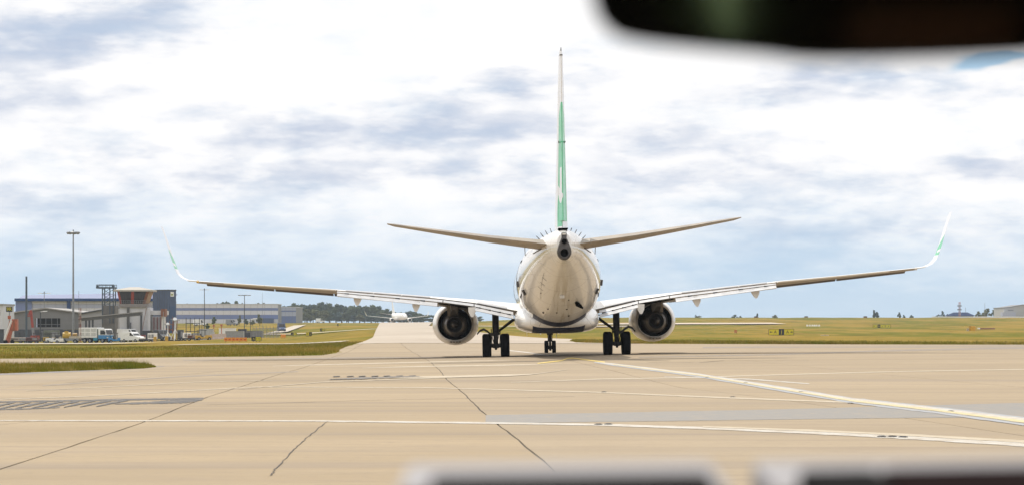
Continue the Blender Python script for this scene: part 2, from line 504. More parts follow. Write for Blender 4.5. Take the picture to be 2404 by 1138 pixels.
def build_apron():
    bed_y = np.arange(2.0, APRON_END + 0.1, 2.0); bed_x = np.arange(-72, 78, 1.5)
    X, Y = np.meshgrid(bed_x, bed_y)
    root = tag(obj('apron', grid_mesh('apron', X, Y, -0.004), M_SEAL), kind='structure')
    ys = np.concatenate([np.arange(2.0, 80, 1.0), np.arange(80, APRON_END + 0.1, 2.0)])
    for k in range(-10, 14):
        half = 0.014 if k in (0, 1) else (0.011 if k in (2, 3) else 0.004)
        half2 = 0.014 if k + 1 in (0, 1) else (0.011 if k + 1 in (2, 3) else 0.004)
        a = joint(k, ys) + half; b = joint(k + 1, ys) - half2
        a = a + rng.uniform(-0.4, 0.4, len(ys)) * half; b = b - rng.uniform(-0.4, 0.4, len(ys)) * half2
        tt = np.linspace(0, 1, 6)
        X = a[:, None] * (1 - tt) + b[:, None] * tt
        Y = np.repeat(ys[:, None], 6, 1)
        Z = gz(X, Y) + 0.010
        r, c = X.shape
        V = np.stack([X, Y, Z], -1).reshape(-1, 3).tolist()
        idx = np.arange(r * c).reshape(r, c)
        Fc = np.stack([idx[:-1, :-1], idx[:-1, 1:], idx[1:, 1:], idx[1:, :-1]], -1).reshape(-1, 4).tolist()
        n0 = len(V)                                     # skirts down the joint sides
        for col in (0, c - 1):
            s = len(V)
            V += [[X[i, col], Y[i, col], Z[i, col] - 0.02] for i in range(r)]
            for i in range(r - 1):
                q = [idx[i, col], idx[i + 1, col], s + i + 1, s + i]
                Fc.append([int(w) for w in (q if col == 0 else q[::-1])])
        me = bpy.data.meshes.new('slab'); me.from_pydata(V, [], Fc); me.update()
        obj('slab', me, M_CON, root)
    return root
build_apron()
TOP = 0.010                                # top of the slabs above gz

def taxiway():
    yl = [(245, -14.0), (290, -15.4), (340, -17.2), (600, -29.5), (1500, -72), (1900, -92)]
    yr = [(245, 12), (263, 6.1), (300, 6.3), (345, 7.6), (352, 5), (370, 2.6), (396, 0), (470, -5.5), (560, -10), (700, -18.5), (800, -24.2), (1500, -43), (1900, -54)]
    ys = np.concatenate([np.arange(245, 500, 3.0), np.arange(500, 1900, 10.0)])
    a = np.interp(ys, [p[0] for p in yl], [p[1] for p in yl]); b = np.interp(ys, [p[0] for p in yr], [p[1] for p in yr])
    tt = np.linspace(0, 1, 14)
    X = a[:, None] * (1 - tt) + b[:, None] * tt
    Y = np.repeat(ys[:, None], 14, 1)
    off = np.where(Y < 330, 0.035, 0.035 + 0.25 * np.clip((Y - 330) / 150, 0, 1))
    m = concrete_pale()
    return tag(obj('taxiway', grid_mesh('taxiway', X, Y, z=gz(X, Y) + off), m), kind='structure')
def concrete_pale():
    m = bpy.data.materials.new('far_concrete'); m.use_nodes = True
    t = m.node_tree; g = G(t); p = t.nodes['Principled BSDF']
    pos = g.n('ShaderNodeNewGeometry').outputs['Position']
    n = g.noise(g.scale(pos, (0.05, 0.02, 0.05)), 1.0, 6.0, 0.65)
    s = g.noise(g.scale(pos, (0.02, 0.12, 0.05)), 1.0, 5.0, 0.65)
    col = g.mix(g.ss(n, 0.3, 0.7), (0.37, 0.305, 0.235, 1), (0.45, 0.385, 0.305, 1))
    col = g.mix(g.ss(s, 0.55, 0.72, 0, 0.4), col, (0.33, 0.275, 0.215, 1))
    t.links.new(col, p.inputs['Base Color']); p.inputs['Roughness'].default_value = 0.85
    return m
taxiway()

def strip(name, pxa, Da, pxb, Db, depth, mt, off=0.04, n=60, wob=0.0):
    """a road that crosses the field from one place to another, draped"""
    t = np.linspace(0, 1, n)
    D = Da + (Db - Da) * t
    x = PX(pxa, Da) + (PX(pxb, Db) - PX(pxa, Da)) * t
    d = np.array([-0.5, -0.17, 0.17, 0.5]) * depth
    X = np.repeat(x[:, None], 4, 1); Y = D[:, None] + d[None] + wob * np.sin(t * 17)[:, None]
    me = grid_mesh(name, X, Y, off + 0.16 * (Da > 330))
    me.flip_normals()
    return tag(obj(name, me, mt), kind='structure')
strip('service_road', 415, 318, 812, 292, 16, M_PALE, 0.07)
strip('service_road', 560, 600, 888, 585, 16, M_PALE, 0.08)
strip('access_road', 650, 640, 705, 1000, 60, M_PALE, 0.1)
strip('service_road', 1120, 800, 1520, 820, 30, M_PALE, 0.1)
strip('far_runway', 1330, 905, 1830, 930, 52, mat('sandy_pavement', (0.52, 0.43, 0.34), 0.9, vary=0.1, nscale=0.03), 0.12)
strip('apron_concrete', -40, 372, 330, 392, 60, mat('apron_pale', (0.44, 0.40, 0.34), 0.9, vary=0.12, nscale=0.1), 0.05)

# ---- grass islands that lie over the edge of the concrete
def verge(name, rows, xfar, nx, jit, off=0.03, step=0.8, side=-1):
    y = np.arange(rows[0][0], rows[-1][0] + 0.01, step)
    e = np.interp(y, [a for a, b in rows], [b for a, b in rows])
    e = e + np.convolve(rng.normal(0, jit, len(y)), np.ones(3) / 3, 'same')
    tt = np.linspace(0, 1, nx) ** 1.6
    X = e[:, None] * (1 - tt) + xfar * tt
    Y = np.repeat(y[:, None], nx, 1)
    Z = gz(X, Y) + off + 0.03 * np.sin(X * 1.7 + Y * 0.9) * np.sin(X * 0.6 - Y * 1.3)
    Z[:, 0] -= off + 0.02; Z[0, :] -= off; Z[-1, :] -= off
    me = grid_mesh(name, X, Y, z=Z)
    if side < 0: me.flip_normals()
    return tag(obj(name, me, M_GRASS, smooth=True), kind='structure')
ROW_A = [(133, -27), (136, -21.5), (140, -17), (146, -12.6), (150, -10.4), (171, -10.9), (190, -12.0), (212, -12.9), (250, -14.2), (270, -14.7)]
ROW_I = [(84.5, -17.5), (86, -15.8), (90, -15.2), (95, -14.1), (99, -13.35), (103, -13.45), (107, -14.2), (111, -15.3)]
ROW_R = [(228, 46), (230, 38), (234, 26), (239, 17.5), (243, 12.5), (248, 9.3), (256, 7.0), (264, 6.2), (300, 6.4)]
verge('grass_verge', ROW_A, -95, 60, 0.35, step=1.0)
verge('grass_island', ROW_I, -40, 50, 0.18, step=0.5)
verge('grass_verge', ROW_R, 95, 60, 0.8, step=1.0, side=1)

# ---- grass blades: thick along the edges, thinner inside
def blades():
    P, Hh, Wd = [], [], []
    def scatter(rows, n, inward, hmin, hmax, w, side, band=None, edge=0.5, sd=None):
        y = rng.uniform(rows[0][0], rows[-1][0], n) if band is None else rng.uniform(band[0], band[1], n)
        e = np.interp(y, [a for a, b in rows], [b for a, b in rows])
        off = np.abs(rng.exponential(inward, n)) if sd is None else rng.uniform(0, sd, n)
        x = e + side * (off - 0.1)
        clump = np.clip(0.5 + 0.5 * np.sin(x * 2.1 + y * 0.7 + np.sin(y)) * np.sin(x * 0.9 - y * 1.6) + 0.35 * np.sin(x * 5.3 + 1.7 * np.sin(y * 2.1)), 0, 1.5)
        h = rng.uniform(hmin, hmax, n) * (0.25 + 0.75 * clump) * np.clip(0.45 + off / 0.5, 0.4, 1)
        P.append(np.stack([x, y], 1)); Hh.append(h); Wd.append(np.full(n, w))
    scatter(ROW_I, 30000, 3.0, 0.07, 0.22, 0.020, -1)
    scatter(ROW_I, 26000, 0, 0.06, 0.20, 0.022, -1, sd=11)
    scatter(ROW_I, 12000, 4.0, 0.08, 0.24, 0.02, -1, band=(84.6, 88))
    scatter(ROW_I, 9000, 3.0, 0.10, 0.34, 0.02, -1, band=(96, 104))
    scatter(ROW_A, 42000, 7.0, 0.10, 0.26, 0.035, -1)
    scatter(ROW_A, 26000, 0, 0.08, 0.22, 0.04, -1, band=(133, 150), sd=26)
    scatter(ROW_A, 16000, 0, 0.08, 0.24, 0.05, -1, sd=40)
    scatter(ROW_R, 40000, 12.0, 0.12, 0.34, 0.05, 1, band=(228, 264))
    scatter(ROW_R, 22000, 6.0, 0.12, 0.30, 0.05, 1, band=(243, 300))
    P = np.concatenate(P); h = np.concatenate(Hh); w = np.concatenate(Wd)
    n = len(P)
    z = gz(P[:, 0], P[:, 1]) + 0.0
    a = rng.uniform(0, 2 * np.pi, n); lean = rng.uniform(0.1, 0.6, n) * h; la = rng.uniform(0, 2 * np.pi, n)
    dx, dy = np.cos(a) * w / 2, np.sin(a) * w / 2
    V = np.empty((n, 3, 3))
    V[:, 0] = np.stack([P[:, 0] - dx, P[:, 1] - dy, z], 1)
    V[:, 1] = np.stack([P[:, 0] + dx, P[:, 1] + dy, z], 1)
    V[:, 2] = np.stack([P[:, 0] + np.cos(la) * lean, P[:, 1] + np.sin(la) * lean, z + h + 0.03], 1)
    me = bpy.data.meshes.new('grass')
    me.vertices.add(n * 3); me.vertices.foreach_set('co', V.ravel())
    me.loops.add(n * 3); me.loops.foreach_set('vertex_index', np.arange(n * 3, dtype=np.int32))
    me.polygons.add(n); me.polygons.foreach_set('loop_start', np.arange(0, n * 3, 3, dtype=np.int32)); me.polygons.foreach_set('loop_total', np.full(n, 3, dtype=np.int32))
    me.update(calc_edges=True)
    tag(obj('grass', me, M_BLADE), kind='stuff')
blades()

# ---- paint on the concrete
def paint_material(name, color, wear=0.5):
    m = bpy.data.materials.new(name); m.use_nodes = True
    t = m.node_tree; g = G(t); p = t.nodes['Principled BSDF']
    pos = g.n('ShaderNodeNewGeometry').outputs['Position']
    n = g.noise(g.scale(pos, (3, 5, 3)), 1.0, 6.0, 0.75); f = g.noise(pos, 30.0, 4.0, 0.8)
    k = g.m('ADD', g.m('MULTIPLY', n, 0.7), g.m('MULTIPLY', f, 0.3))
    col = g.mix(g.ss(k, 0.45 + 0.1 * (1 - wear), 0.60 + 0.12 * (1 - wear), 0, wear), c4(color), (0.365, 0.285, 0.195, 1))
    t.links.new(col, p.inputs['Base Color']); p.inputs['Roughness'].default_value = 0.75
    return m
P_WHITE = paint_material('white_paint', (0.54, 0.52, 0.47), 1.0)
P_CREAM = paint_material('cream_paint', (0.50, 0.43, 0.315), 0.95)
P_YELLOW = paint_material('yellow_paint', (0.66, 0.50, 0.13), 0.6)
P_YPALE = paint_material('pale_yellow_paint', (0.58, 0.50, 0.27), 0.8)
P_BLUE = paint_material('blue_grey_edge', (0.33, 0.35, 0.38), 0.8)
P_GREY = paint_material('grey_patch', (0.225, 0.215, 0.20), 0.7)
P_DARK = paint_material('blacked_out_paint', (0.045, 0.045, 0.047), 0.7)
P_STREAK = paint_material('dark_streak_paint', (0.20, 0.165, 0.13), 0.9)

def line(name, pts, mt, off=0.005, ragged=0.12):
    """a painted strip through photo points (px, py, thickness in photo rows)"""
    P = []
    for i in range(len(pts) - 1):
        n = 14
        for j in range(n):
            t = j / n
            P.append([pts[i][k] * (1 - t) + pts[i + 1][k] * t for k in range(3)])
    P.append(list(pts[-1]))
    rows = []
    for px, py, th in P:
        th = th * (1 + random.uniform(-ragged, ragged))
        c = [hit(px, py - th / 2 + th * k / 2) for k in range(3)]
        rows.append(c)
    A = np.array(rows)                       # n x 3 x 2
    me = grid_mesh(name, A[:, :, 0], A[:, :, 1], TOP + off)
    bm = bmesh.new(); bm.from_mesh(me)
    for f in bm.faces:
        if f.normal.z < 0: f.normal_flip()
    bm.to_mesh(me); bm.free()
    return tag(obj(name, me, mt), kind='structure')
line('pavement_patch', [(1140, 985, 20), (1500, 979, 22), (1800, 974, 24), (2100, 968, 28), (2440, 962, 34)], P_GREY, 0.003, 0.02)
line('white_line', [(-60, 988, 1.6), (340, 988.5, 2.4), (740, 989, 3.2), (1150, 994, 4), (1400, 998, 4.4), (1650, 1006, 6), (1900, 1016, 7.5), (2150, 1029, 9), (2480, 1049, 12)], P_WHITE)
line('white_line', [(1650, 1003, 3), (1900, 1012, 4), (2150, 1024, 5), (2480, 1043, 6)], P_CREAM, 0.008)
line('line_border', [(1395, 850, 2), (1420, 853, 5), (1640, 881, 9), (2000, 941, 14), (2200, 964, 16), (2480, 1000, 21)], P_BLUE, 0.007)
line('white_line', [(1395, 849.5, 1), (1420, 852.5, 3), (1640, 880, 5), (2000, 940, 8), (2200, 963, 9), (2480, 999, 12)], P_WHITE, 0.010)
line('yellow_line', [(1440, 855.5, 1.2), (1640, 881.3, 2), (2000, 942, 3.2), (2200, 965, 4), (2480, 1002, 6)], P_YPALE, 0.013)
line('yellow_line', [(1262, 853, 2), (1320, 846, 2.6), (1332, 841, 2.2), (1345, 840.5, 2.2), (1420, 850, 2.4)], P_YELLOW, 0.012)
line('white_line', [(-60, 940, 1.2), (200, 931, 1.2), (380, 921, 1.4), (600, 908.5, 1.3), (1000, 910, 1.6), (1400, 921, 2.2), (1700, 934, 2.8), (2000, 945, 3.6)], P_CREAM, 0.005)
line('white_line', [(560, 914, .6), (760, 897, 1.2), (1000, 888, 1.8), (1240, 880, 1.6), (1330, 868, .6)], P_CREAM, 0.008)
line('cream_line', [(770, 891, 1), (920, 886.5, 3), (1080, 884, 4), (1200, 881, 4), (1262, 878, 1)], P_CREAM, 0.011)
line('cream_line', [(640, 859, .8), (740, 856, 1.8), (980, 850, 2.4), (1150, 846, 2), (1210, 844.5, .6)], P_CREAM, 0.005)
line('cream_line', [(850, 863.5, .6), (980, 860, 2.2), (1200, 856.5, 2.4), (1320, 853.5, .6)], P_CREAM, 0.005)
line('white_line', [(1200, 898, .8), (1400, 890, 1.8), (1620, 886, 2.2), (1850, 879, 2), (2100, 872, 1.6), (2440, 866, 1.6)], P_CREAM, 0.005)
line('white_line', [(1196, 822, 2), (1240, 827, 2.2), (1290, 835, 2.2)], P_WHITE, 0.005)
line('white_line', [(1560, 884, .8), (1760, 890, 2.2), (1900, 901, 2)], P_WHITE, 0.0055)
line('white_line', [(60, 918, .5), (260, 908, 1), (460, 897, 1), (640, 893, .5)], P_CREAM, 0.005)
# old chevron marking, blacked out
line('blacked_out_line', [(-60, 945, 3), (100, 942, 3.5), (300, 938.5, 4), (478, 936, 4)], P_DARK, 0.005, 0.3)
line('blacked_out_line', [(-60, 962, 3), (60, 960.5, 2.5), (140, 957, 2)], P_DARK, 0.005, 0.3)
line('blacked_out_line', [(270, 949, 2), (380, 945, 6), (440, 941.5, 9), (474, 939, 4)], P_DARK, 0.006, 0.35)
for i in range(8):
    x0 = -40 + i * 38
    line('blacked_out_stripe', [(x0, 961.5 - i * 0.9, 1.5), (x0 + 36, 953 - i * 0.9, 4.5), (x0 + 74, 945.5 - i * 0.7, 2.5)], P_DARK, 0.0085, 0.3)
line('blacked_out_line', [(775, 891, 1.5), (840, 888.5, 4), (930, 885.5, 3), (985, 884, 1.2)], mat('faded_black', (0.17, 0.15, 0.13), 0.85), 0.014, 0.4)
for i, px in enumerate((790, 822, 850, 880, 908, 938, 968)):
    line('blacked_out_dash', [(px - 8, 884.6 - i * 0.25, 1.4), (px + 8, 883.9 - i * 0.25, 1.8)], P_DARK, 0.018)
# crack and faint cross joints
line('crack', [(768, 990, 2.2), (742, 1012, 2), (712, 1035, 2.4), (690, 1056, 2), (662, 1088, 2.4), (645, 1104, 2.6), (636, 1119, 2)], M_SEAL, 0.006, 0.35)
def crack(pts, w, off=0.006):
    P = []
    for i in range(len(pts) - 1):
        for j in range(6):
            t = j / 6; P.append((pts[i][0] * (1 - t) + pts[i + 1][0] * t, pts[i][1] * (1 - t) + pts[i + 1][1] * t))
    P.append(pts[-1])
    Q = np.array([hit(*p) for p in P]); Q += rng.normal(0, 0.006, Q.shape)
    d = np.gradient(Q, axis=0); d /= np.linalg.norm(d, axis=1)[:, None] + 1e-9
    nrm = np.stack([-d[:, 1], d[:, 0]], 1)
    ww = w * rng.uniform(0.6, 1.4, len(Q))[:, None]
    A = np.stack([Q - nrm * ww, Q, Q + nrm * ww], 1)
    me = grid_mesh('crack', A[:, :, 0], A[:, :, 1], TOP + off)
    bm = bmesh.new(); bm.from_mesh(me)
    for f in bm.faces:
        if f.normal.z < 0: f.normal_flip()
    bm.to_mesh(me); bm.free()
    return tag(obj('crack', me, M_SEAL), kind='structure')
for o in [q for q in COL.objects if q.name.startswith('crack')]: bpy.data.objects.remove(o)
crack([(768, 990), (742, 1012), (712, 1035), (690, 1056), (662, 1088), (645, 1104), (636, 1119)], 0.0055)
crack([(-30, 1082), (80, 1077), (200, 1074), (360, 1070), (640, 1064), (900, 1058)], 0.004)
crack([(150, 899), (230, 893), (420, 880), (560, 868)], 0.012)
crack([(-20, 1000), (60, 992), (120, 986)], 0.006)
crack([(620, 1120), (900, 1112), (1240, 1106)], 0.003)
crack([(480, 951), (640, 947), (900, 939), (1160, 935), (1350, 931)], 0.022)
crack([(1520, 850), (1640, 851), (1700, 846), (1900, 845)], 0.04)
# faint dark streaks across the concrete around the aircraft
for pts in ([(430, 845, 2), (760, 840, 3), (1000, 838, 2), (1180, 836, 1.5)], [(1500, 838, 2), (1800, 832, 3), (2100, 822, 4), (2440, 815, 5)],
            [(100, 905, 2), (420, 884, 2.5), (700, 872, 2)], [(1650, 815, 3), (1900, 813, 4), (2440, 812, 6)]):
    line('dark_streak', pts, P_STREAK, 0.0035, 0.2)
for pts in ([(-60, 881, 3), (150, 872, 3.4), (300, 865, 2.6), (385, 859, 1)], [(-60, 838.5, 2), (300, 837, 2), (660, 833, 1.4)]):
    line('dirt_strip', pts, mat('grey_silt', (0.24, 0.22, 0.21), 0.9, vary=.2), 0.004, 0.35)
# flush lights beside the lines
M_FIT = mat('light_fitting', (0.06, 0.06, 0.065), 0.5)
for px, py in ((1405, 998), (1428, 997.5), (2095, 1027), (2070, 1027), (2120, 1028), (1750, 899), (1880, 921), (2232, 967), (1996, 948), (1720, 933), (1418, 921), (1660, 886)):
    x, y = hit(px, py)
    mb = MB(); mb.lathe([(0, 0.06), (0.006, 0.06), (0.010, 0.04), (0.010, 0.001)], (0, 0, 0), 'z', 10)
    mb.box(-0.035, 0.035, -0.012, 0.012, 0.010, 0.014)
    o = mb.build('inset_light', M_FIT); o.location = (x, y, gzs(x, y) + TOP + 0.008)
    tag(o, 'small dark flush light set in the concrete beside a painted line', 'light', 'flush lights in the concrete')
# ================================================================== AIRLINER
def paint_white(name='aircraft_white', kind='plain'):
    m = bpy.data.materials.new(name); m.use_nodes = True
    t = m.node_tree; g = G(t); p = t.nodes['Principled BSDF']
    tc = g.n('ShaderNodeTexCoord').outputs['Object']
    x, y, z = g.sep(tc)[:3]
    dirt = g.noise(g.scale(tc, (2.4, 0.35, 2.4)), 1.0, 6.0, 0.7)
    spot = g.noise(tc, 4.0, 5.0, 0.75)
    col = g.mix(g.ss(dirt, 0.48, 0.75, 0, 0.22), (0.86, 0.835, 0.79, 1), (0.62, 0.53, 0.41, 1))
    col = g.mix(g.ss(spot, 0.60, 0.8, 0, 0.25), col, (0.45, 0.40, 0.33, 1))
    if kind in ('fin', 'winglet'): col = g.mix(g.ss(dirt, 0.55, 0.8, 0, 0.15), (0.88, 0.89, 0.92, 1), (0.6, 0.58, 0.55, 1))
    rough = 0.32
    def inside(v, a, b):
        return g.m('MULTIPLY', g.m('GREATER_THAN', v, a), g.m('LESS_THAN', v, b))
    if kind in ('body', 'fairing'):
        ring = g.m('LESS_THAN', g.m('FRACT', g.m('MULTIPLY', g.m('ADD', y, 40.3), 1 / 1.9)), 0.014)
        ang = g.m('ARCTAN2', x, g.m('SUBTRACT', z, 3.4))
        lng = g.m('LESS_THAN', g.m('FRACT', g.m('ADD', g.m('MULTIPLY', ang, 2.3), 0.27)), 0.018)
        seam = g.m('MULTIPLY', g.m('MAXIMUM', ring, lng), g.ss(spot, 0.35, 0.6, 0.35, 0.85))
        col = g.mix(g.m('MULTIPLY', seam, 0.75), col, (0.13, 0.11, 0.09, 1))
        # oily streaks down the keel
        st = g.noise(g.scale(tc, (7.0, 0.25, 1.0)), 1.0, 4.0, 0.6)
        keel = g.m('MULTIPLY', g.ss(g.m('ABSOLUTE', x), 0.75, 0.1), g.ss(z, 3.9, 2.6))
        col = g.mix(g.m('MULTIPLY', keel, g.ss(st, 0.48, 0.62, 0, 0.45)), col, (0.40, 0.30, 0.16, 1))
        # belly paint: grey beige below the waterline of the tail, navy under the wing box
        edge = -8.4 if kind == 'body' else -6.15
        navy = g.m('MULTIPLY', g.m('MULTIPLY', g.m('GREATER_THAN', y, edge), g.m('LESS_THAN', g.m('ABSOLUTE', x), 1.18)), g.m('LESS_THAN', z, 2.1))
        col = g.mix(g.m('MULTIPLY', navy, 0.98), col, (0.008, 0.014, 0.050, 1))
    if kind == 'fin':
        # green sweep with a white hook, in fin coordinates
        n0 = g.m('ADD', z, g.m('MULTIPLY', y, 0.55))
        edge_top = g.m('LESS_THAN', g.m('ADD', z, g.m('MULTIPLY', y, 1.25)), -12.15)
        low = g.m('GREATER_THAN', g.m('ADD', z, g.m('MULTIPLY', g.m('MULTIPLY', g.m('ADD', y, 17.2), g.m('ADD', y, 17.2)), 0.35)), 5.45)
        green = g.m('MULTIPLY', g.m('MULTIPLY', g.m('GREATER_THAN', z, 5.52), g.m('LESS_THAN', z, 10.45)), g.m('LESS_THAN', g.m('ADD', g.m('MULTIPLY', y, 1.0), g.m('MULTIPLY', z, 1.2)), -5.75))
        rt = g.m('GREATER_THAN', x, 0.0)
        yh = g.m('MULTIPLY_ADD', z, -0.406, -13.656)
        lim = g.m('ADD', yh, g.m('MULTIPLY', g.m('SUBTRACT', 1.0, rt), g.ss(z, 8.5, 6.0, 0.0, 1.1)))
        green = g.m('MULTIPLY', green, g.m('LESS_THAN', y, g.m('ADD', lim, 0.02)))
        # hook: a ring-shaped stroke
        cy = g.m('DIVIDE', g.m('ADD', y, 17.05), 0.66); cz = g.m('DIVIDE', g.m('SUBTRACT', z, 7.2), 0.72)
        r = g.m('SQRT', g.m('ADD', g.m('MULTIPLY', cy, cy), g.m('MULTIPLY', cz, cz)))
        hook = g.m('MULTIPLY', inside(r, 0.42, 1.0), g.m('MAXIMUM', g.m('LESS_THAN', cz, 0.1), g.m('LESS_THAN', cy, -0.2)))
        yte = g.m('MULTIPLY_ADD', z, -0.268, -15.72)
        tt_ = g.m('DIVIDE', g.m('SUBTRACT', y, yte), g.m('SUBTRACT', yh, yte))
        off_ = g.m('SUBTRACT', tt_, 0.42)
        bowl = g.m('MULTIPLY_ADD', g.m('MULTIPLY', off_, off_), 1.1, 6.42)
        stem = g.m('MULTIPLY', inside(tt_, 0.10, 0.62), inside(z, 6.6, 7.86))
        cup = g.m('MULTIPLY', g.m('GREATER_THAN', z, bowl), g.m('LESS_THAN', z, g.m('MULTIPLY_ADD', tt_, 0.35, 6.80)))
        hook = g.m('MULTIPLY', g.m('MAXIMUM', stem, cup), g.m('MULTIPLY', g.m('LESS_THAN', x, 0.012), g.m('GREATER_THAN', tt_, -0.1)))
        green = g.m('MULTIPLY', green, g.m('SUBTRACT', 1.0, hook))
        col = g.mix(green, col, (0.12, 0.60, 0.32, 1))
    if kind == 'winglet':
        dz = g.m('SUBTRACT', g.m('ADD', z, g.m('MULTIPLY', y, 0.15)), 0.0)
        hi = g.m('MULTIPLY', g.m('GREATER_THAN', z, 4.32), g.m('LESS_THAN', g.m('ADD', z, g.m('MULTIPLY', y, 0.5)), 2.75))
        hk = g.m('MULTIPLY', inside(g.m('ADD', z, g.m('MULTIPLY', y, 0.1)), 4.02, 4.14), g.m('LESS_THAN', y, -4.0))
        col = g.mix(g.m('MULTIPLY', hi, g.m('SUBTRACT', 1.0, hk)), col, (0.12, 0.60, 0.32, 1))
    if kind == 'wing':
        chord = g.m('LESS_THAN', g.m('FRACT', g.m('MULTIPLY', x, 0.52)), 0.008)
        col = g.mix(g.m('MULTIPLY', chord, 0.6), col, (0.15, 0.14, 0.13, 1))
    t.links.new(col, p.inputs['Base Color'])
    g.put(p.inputs['Roughness'], g.lin(dirt, 0.3, 0.8, rough - 0.06, rough + 0.2))
    p.inputs['Coat Weight'].default_value = 0.3
    if kind in ('body', 'fairing'):
        g.put(p.inputs['Coat Weight'], g.m('MULTIPLY_ADD', navy, -0.85, 0.9))
        g.put(p.inputs['Specular IOR Level'], g.m('MULTIPLY_ADD', navy, -0.45, 0.5))
    p.inputs['Coat Roughness'].default_value = 0.04
    return m
M_BODY = paint_white('aircraft_body_paint', 'body')
M_FIN = paint_white('fin_paint', 'fin')
M_WLET = paint_white('winglet_paint', 'winglet')
M_WING = paint_white('wing_paint', 'wing')
M_WHITE = paint_white('aircraft_white')
M_FLAP = mat('flap_grey_white', (0.50, 0.50, 0.51), 0.4, vary=0.10, nscale=2.5)
M_UNDER = mat('underside_shade_brown', (0.30, 0.25, 0.195), 0.45, vary=0.18, nscale=1.5, stretch=(1, 0.4, 1))  # brown of the bounce-lit shade under wing and tail put into the colour
M_SLAT = mat('slat_back', (0.10, 0.085, 0.07), 0.6, vary=0.4, nscale=1.2)
M_RUBBER = mat('tyre_rubber', (0.007, 0.007, 0.009), 0.85, vary=0.25, spec=0.08)
M_GEAR = mat('gear_steel', (0.028, 0.026, 0.026), 0.55, vary=0.5, nscale=8, spec=0.25)
M_OLEO = mat('oleo_chrome', (0.55, 0.55, 0.55), 0.2, metal=1.0)
M_HOT = mat('hot_metal', (0.10, 0.085, 0.072), 0.5, metal=0.6, vary=0.35, nscale=5)
M_COREM = mat('core_metal', (0.17, 0.15, 0.13), 0.42, metal=0.6, vary=0.3, nscale=4)
M_DUCT = mat('duct_black', (0.006, 0.006, 0.006), 0.9, spec=0.0)
M_APU = mat('exhaust_soot_grey', (0.075, 0.068, 0.065), 0.55, vary=0.3, nscale=6)
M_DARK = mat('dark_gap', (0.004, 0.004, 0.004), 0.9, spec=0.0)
M_LAMP = mat('lamp_glass', (0.75, 0.72, 0.66), 0.12)
M_YLAMP = mat('amber_lens', (0.65, 0.42, 0.12), 0.2)

AX, AY = 2.11, 130.0
plane = thing('airliner', 'white twin-engine airliner with a green fin seen from behind on the taxiway', 'airplane', (AX, AY, gzs(AX, AY) + TOP))
plane.rotation_euler = (0, R(-1.05), R(0.30))

# ---- fuselage: (y, centre z, half height, half width, top flatness)
FUS = [(19.7, 2.75, 0.03, 0.03), (19.45, 2.78, 0.36, 0.38), (18.9, 2.86, 0.72, 0.75), (18.0, 3.0, 1.08, 1.12), (16.8, 3.18, 1.50, 1.48), (15.4, 3.30, 1.85, 1.76),
       (13.6, 3.36, 2.0, 1.88), (8, 3.36, 2.0, 1.88), (2, 3.36, 2.0, 1.88), (-4, 3.36, 2.0, 1.88), (-6.6, 3.36, 2.0, 1.88), (-8.4, 3.46, 1.91, 1.86), (-10.2, 3.62, 1.77, 1.76),
       (-12.0, 3.86, 1.54, 1.58), (-13.6, 4.10, 1.29, 1.36), (-15.2, 4.34, 1.03, 1.08), (-16.4, 4.50, 0.85, 0.84), (-17.4, 4.60, 0.68, 0.58), (-18.0, 4.62, 0.58, 0.40), (-18.3, 4.62, 0.52, 0.30)]
def fus_at(y):
    ys = [-f[0] for f in FUS]
    return [float(np.interp(-y, ys, [f[k] for f in FUS])) for k in (1, 2, 3)]
def fus_pt(y, ang, out=0.0):        # ang 0 = crown, positive to the right
    cz, hh, hw = fus_at(y)
    return Vector((math.sin(ang) * (hw + out), y, cz + math.cos(ang) * (hh + out)))
def catmull_rows(rows, k=4):
    A = np.array(rows, float); out = []
    for i in range(len(A) - 1):
        p0, p1, p2, p3 = A[max(i - 1, 0)], A[i], A[i + 1], A[min(i + 2, len(A) - 1)]
        for j in range(k):
            t = j / k
            q = 0.5 * ((2 * p1) + (-p0 + p2) * t + (2 * p0 - 5 * p1 + 4 * p2 - p3) * t * t + (-p0 + 3 * p1 - 3 * p2 + p3) * t ** 3)
            q[0] = p1[0] + (p2[0] - p1[0]) * t
            out.append(q)
    out.append(A[-1]); return out
mb = MB(); rings = []
for y, cz, hh, hw in catmull_rows(FUS, 4):
    rings.append([(math.sin(2 * math.pi * i / 64) * hw, y, cz + math.cos(2 * math.pi * i / 64) * hh) for i in range(64)])
mb.loft(rings)
mb.build('fuselage', M_BODY, plane, smooth=True)

# wing-body fairing
mb = MB(); rings = []
for y, w, top, bot in [(7.6, 1.2, 2.2, 1.42), (6.6, 1.75, 2.35, 1.22), (5, 1.93, 2.45, 1.10), (1, 1.98, 2.45, 1.06), (-2, 1.96, 2.35, 1.06), (-3.6, 1.88, 2.25, 1.10), (-5.2, 1.62, 2.0, 1.20), (-6.6, 1.1, 1.8, 1.38)]:
    ring = []
    for i in range(40):
        q = 2 * math.pi * i / 40; c, s = math.cos(q), math.sin(q)
        e = 0.62
        ring.append((math.copysign(abs(c) ** e, c) * w, y, (top + bot) / 2 + math.copysign(abs(s) ** e, s) * (top - bot) / 2))
    rings.append(ring)
mb.loft(rings); mb.build('belly_fairing', paint_white('fairing_paint', 'fairing'), plane, smooth=True)

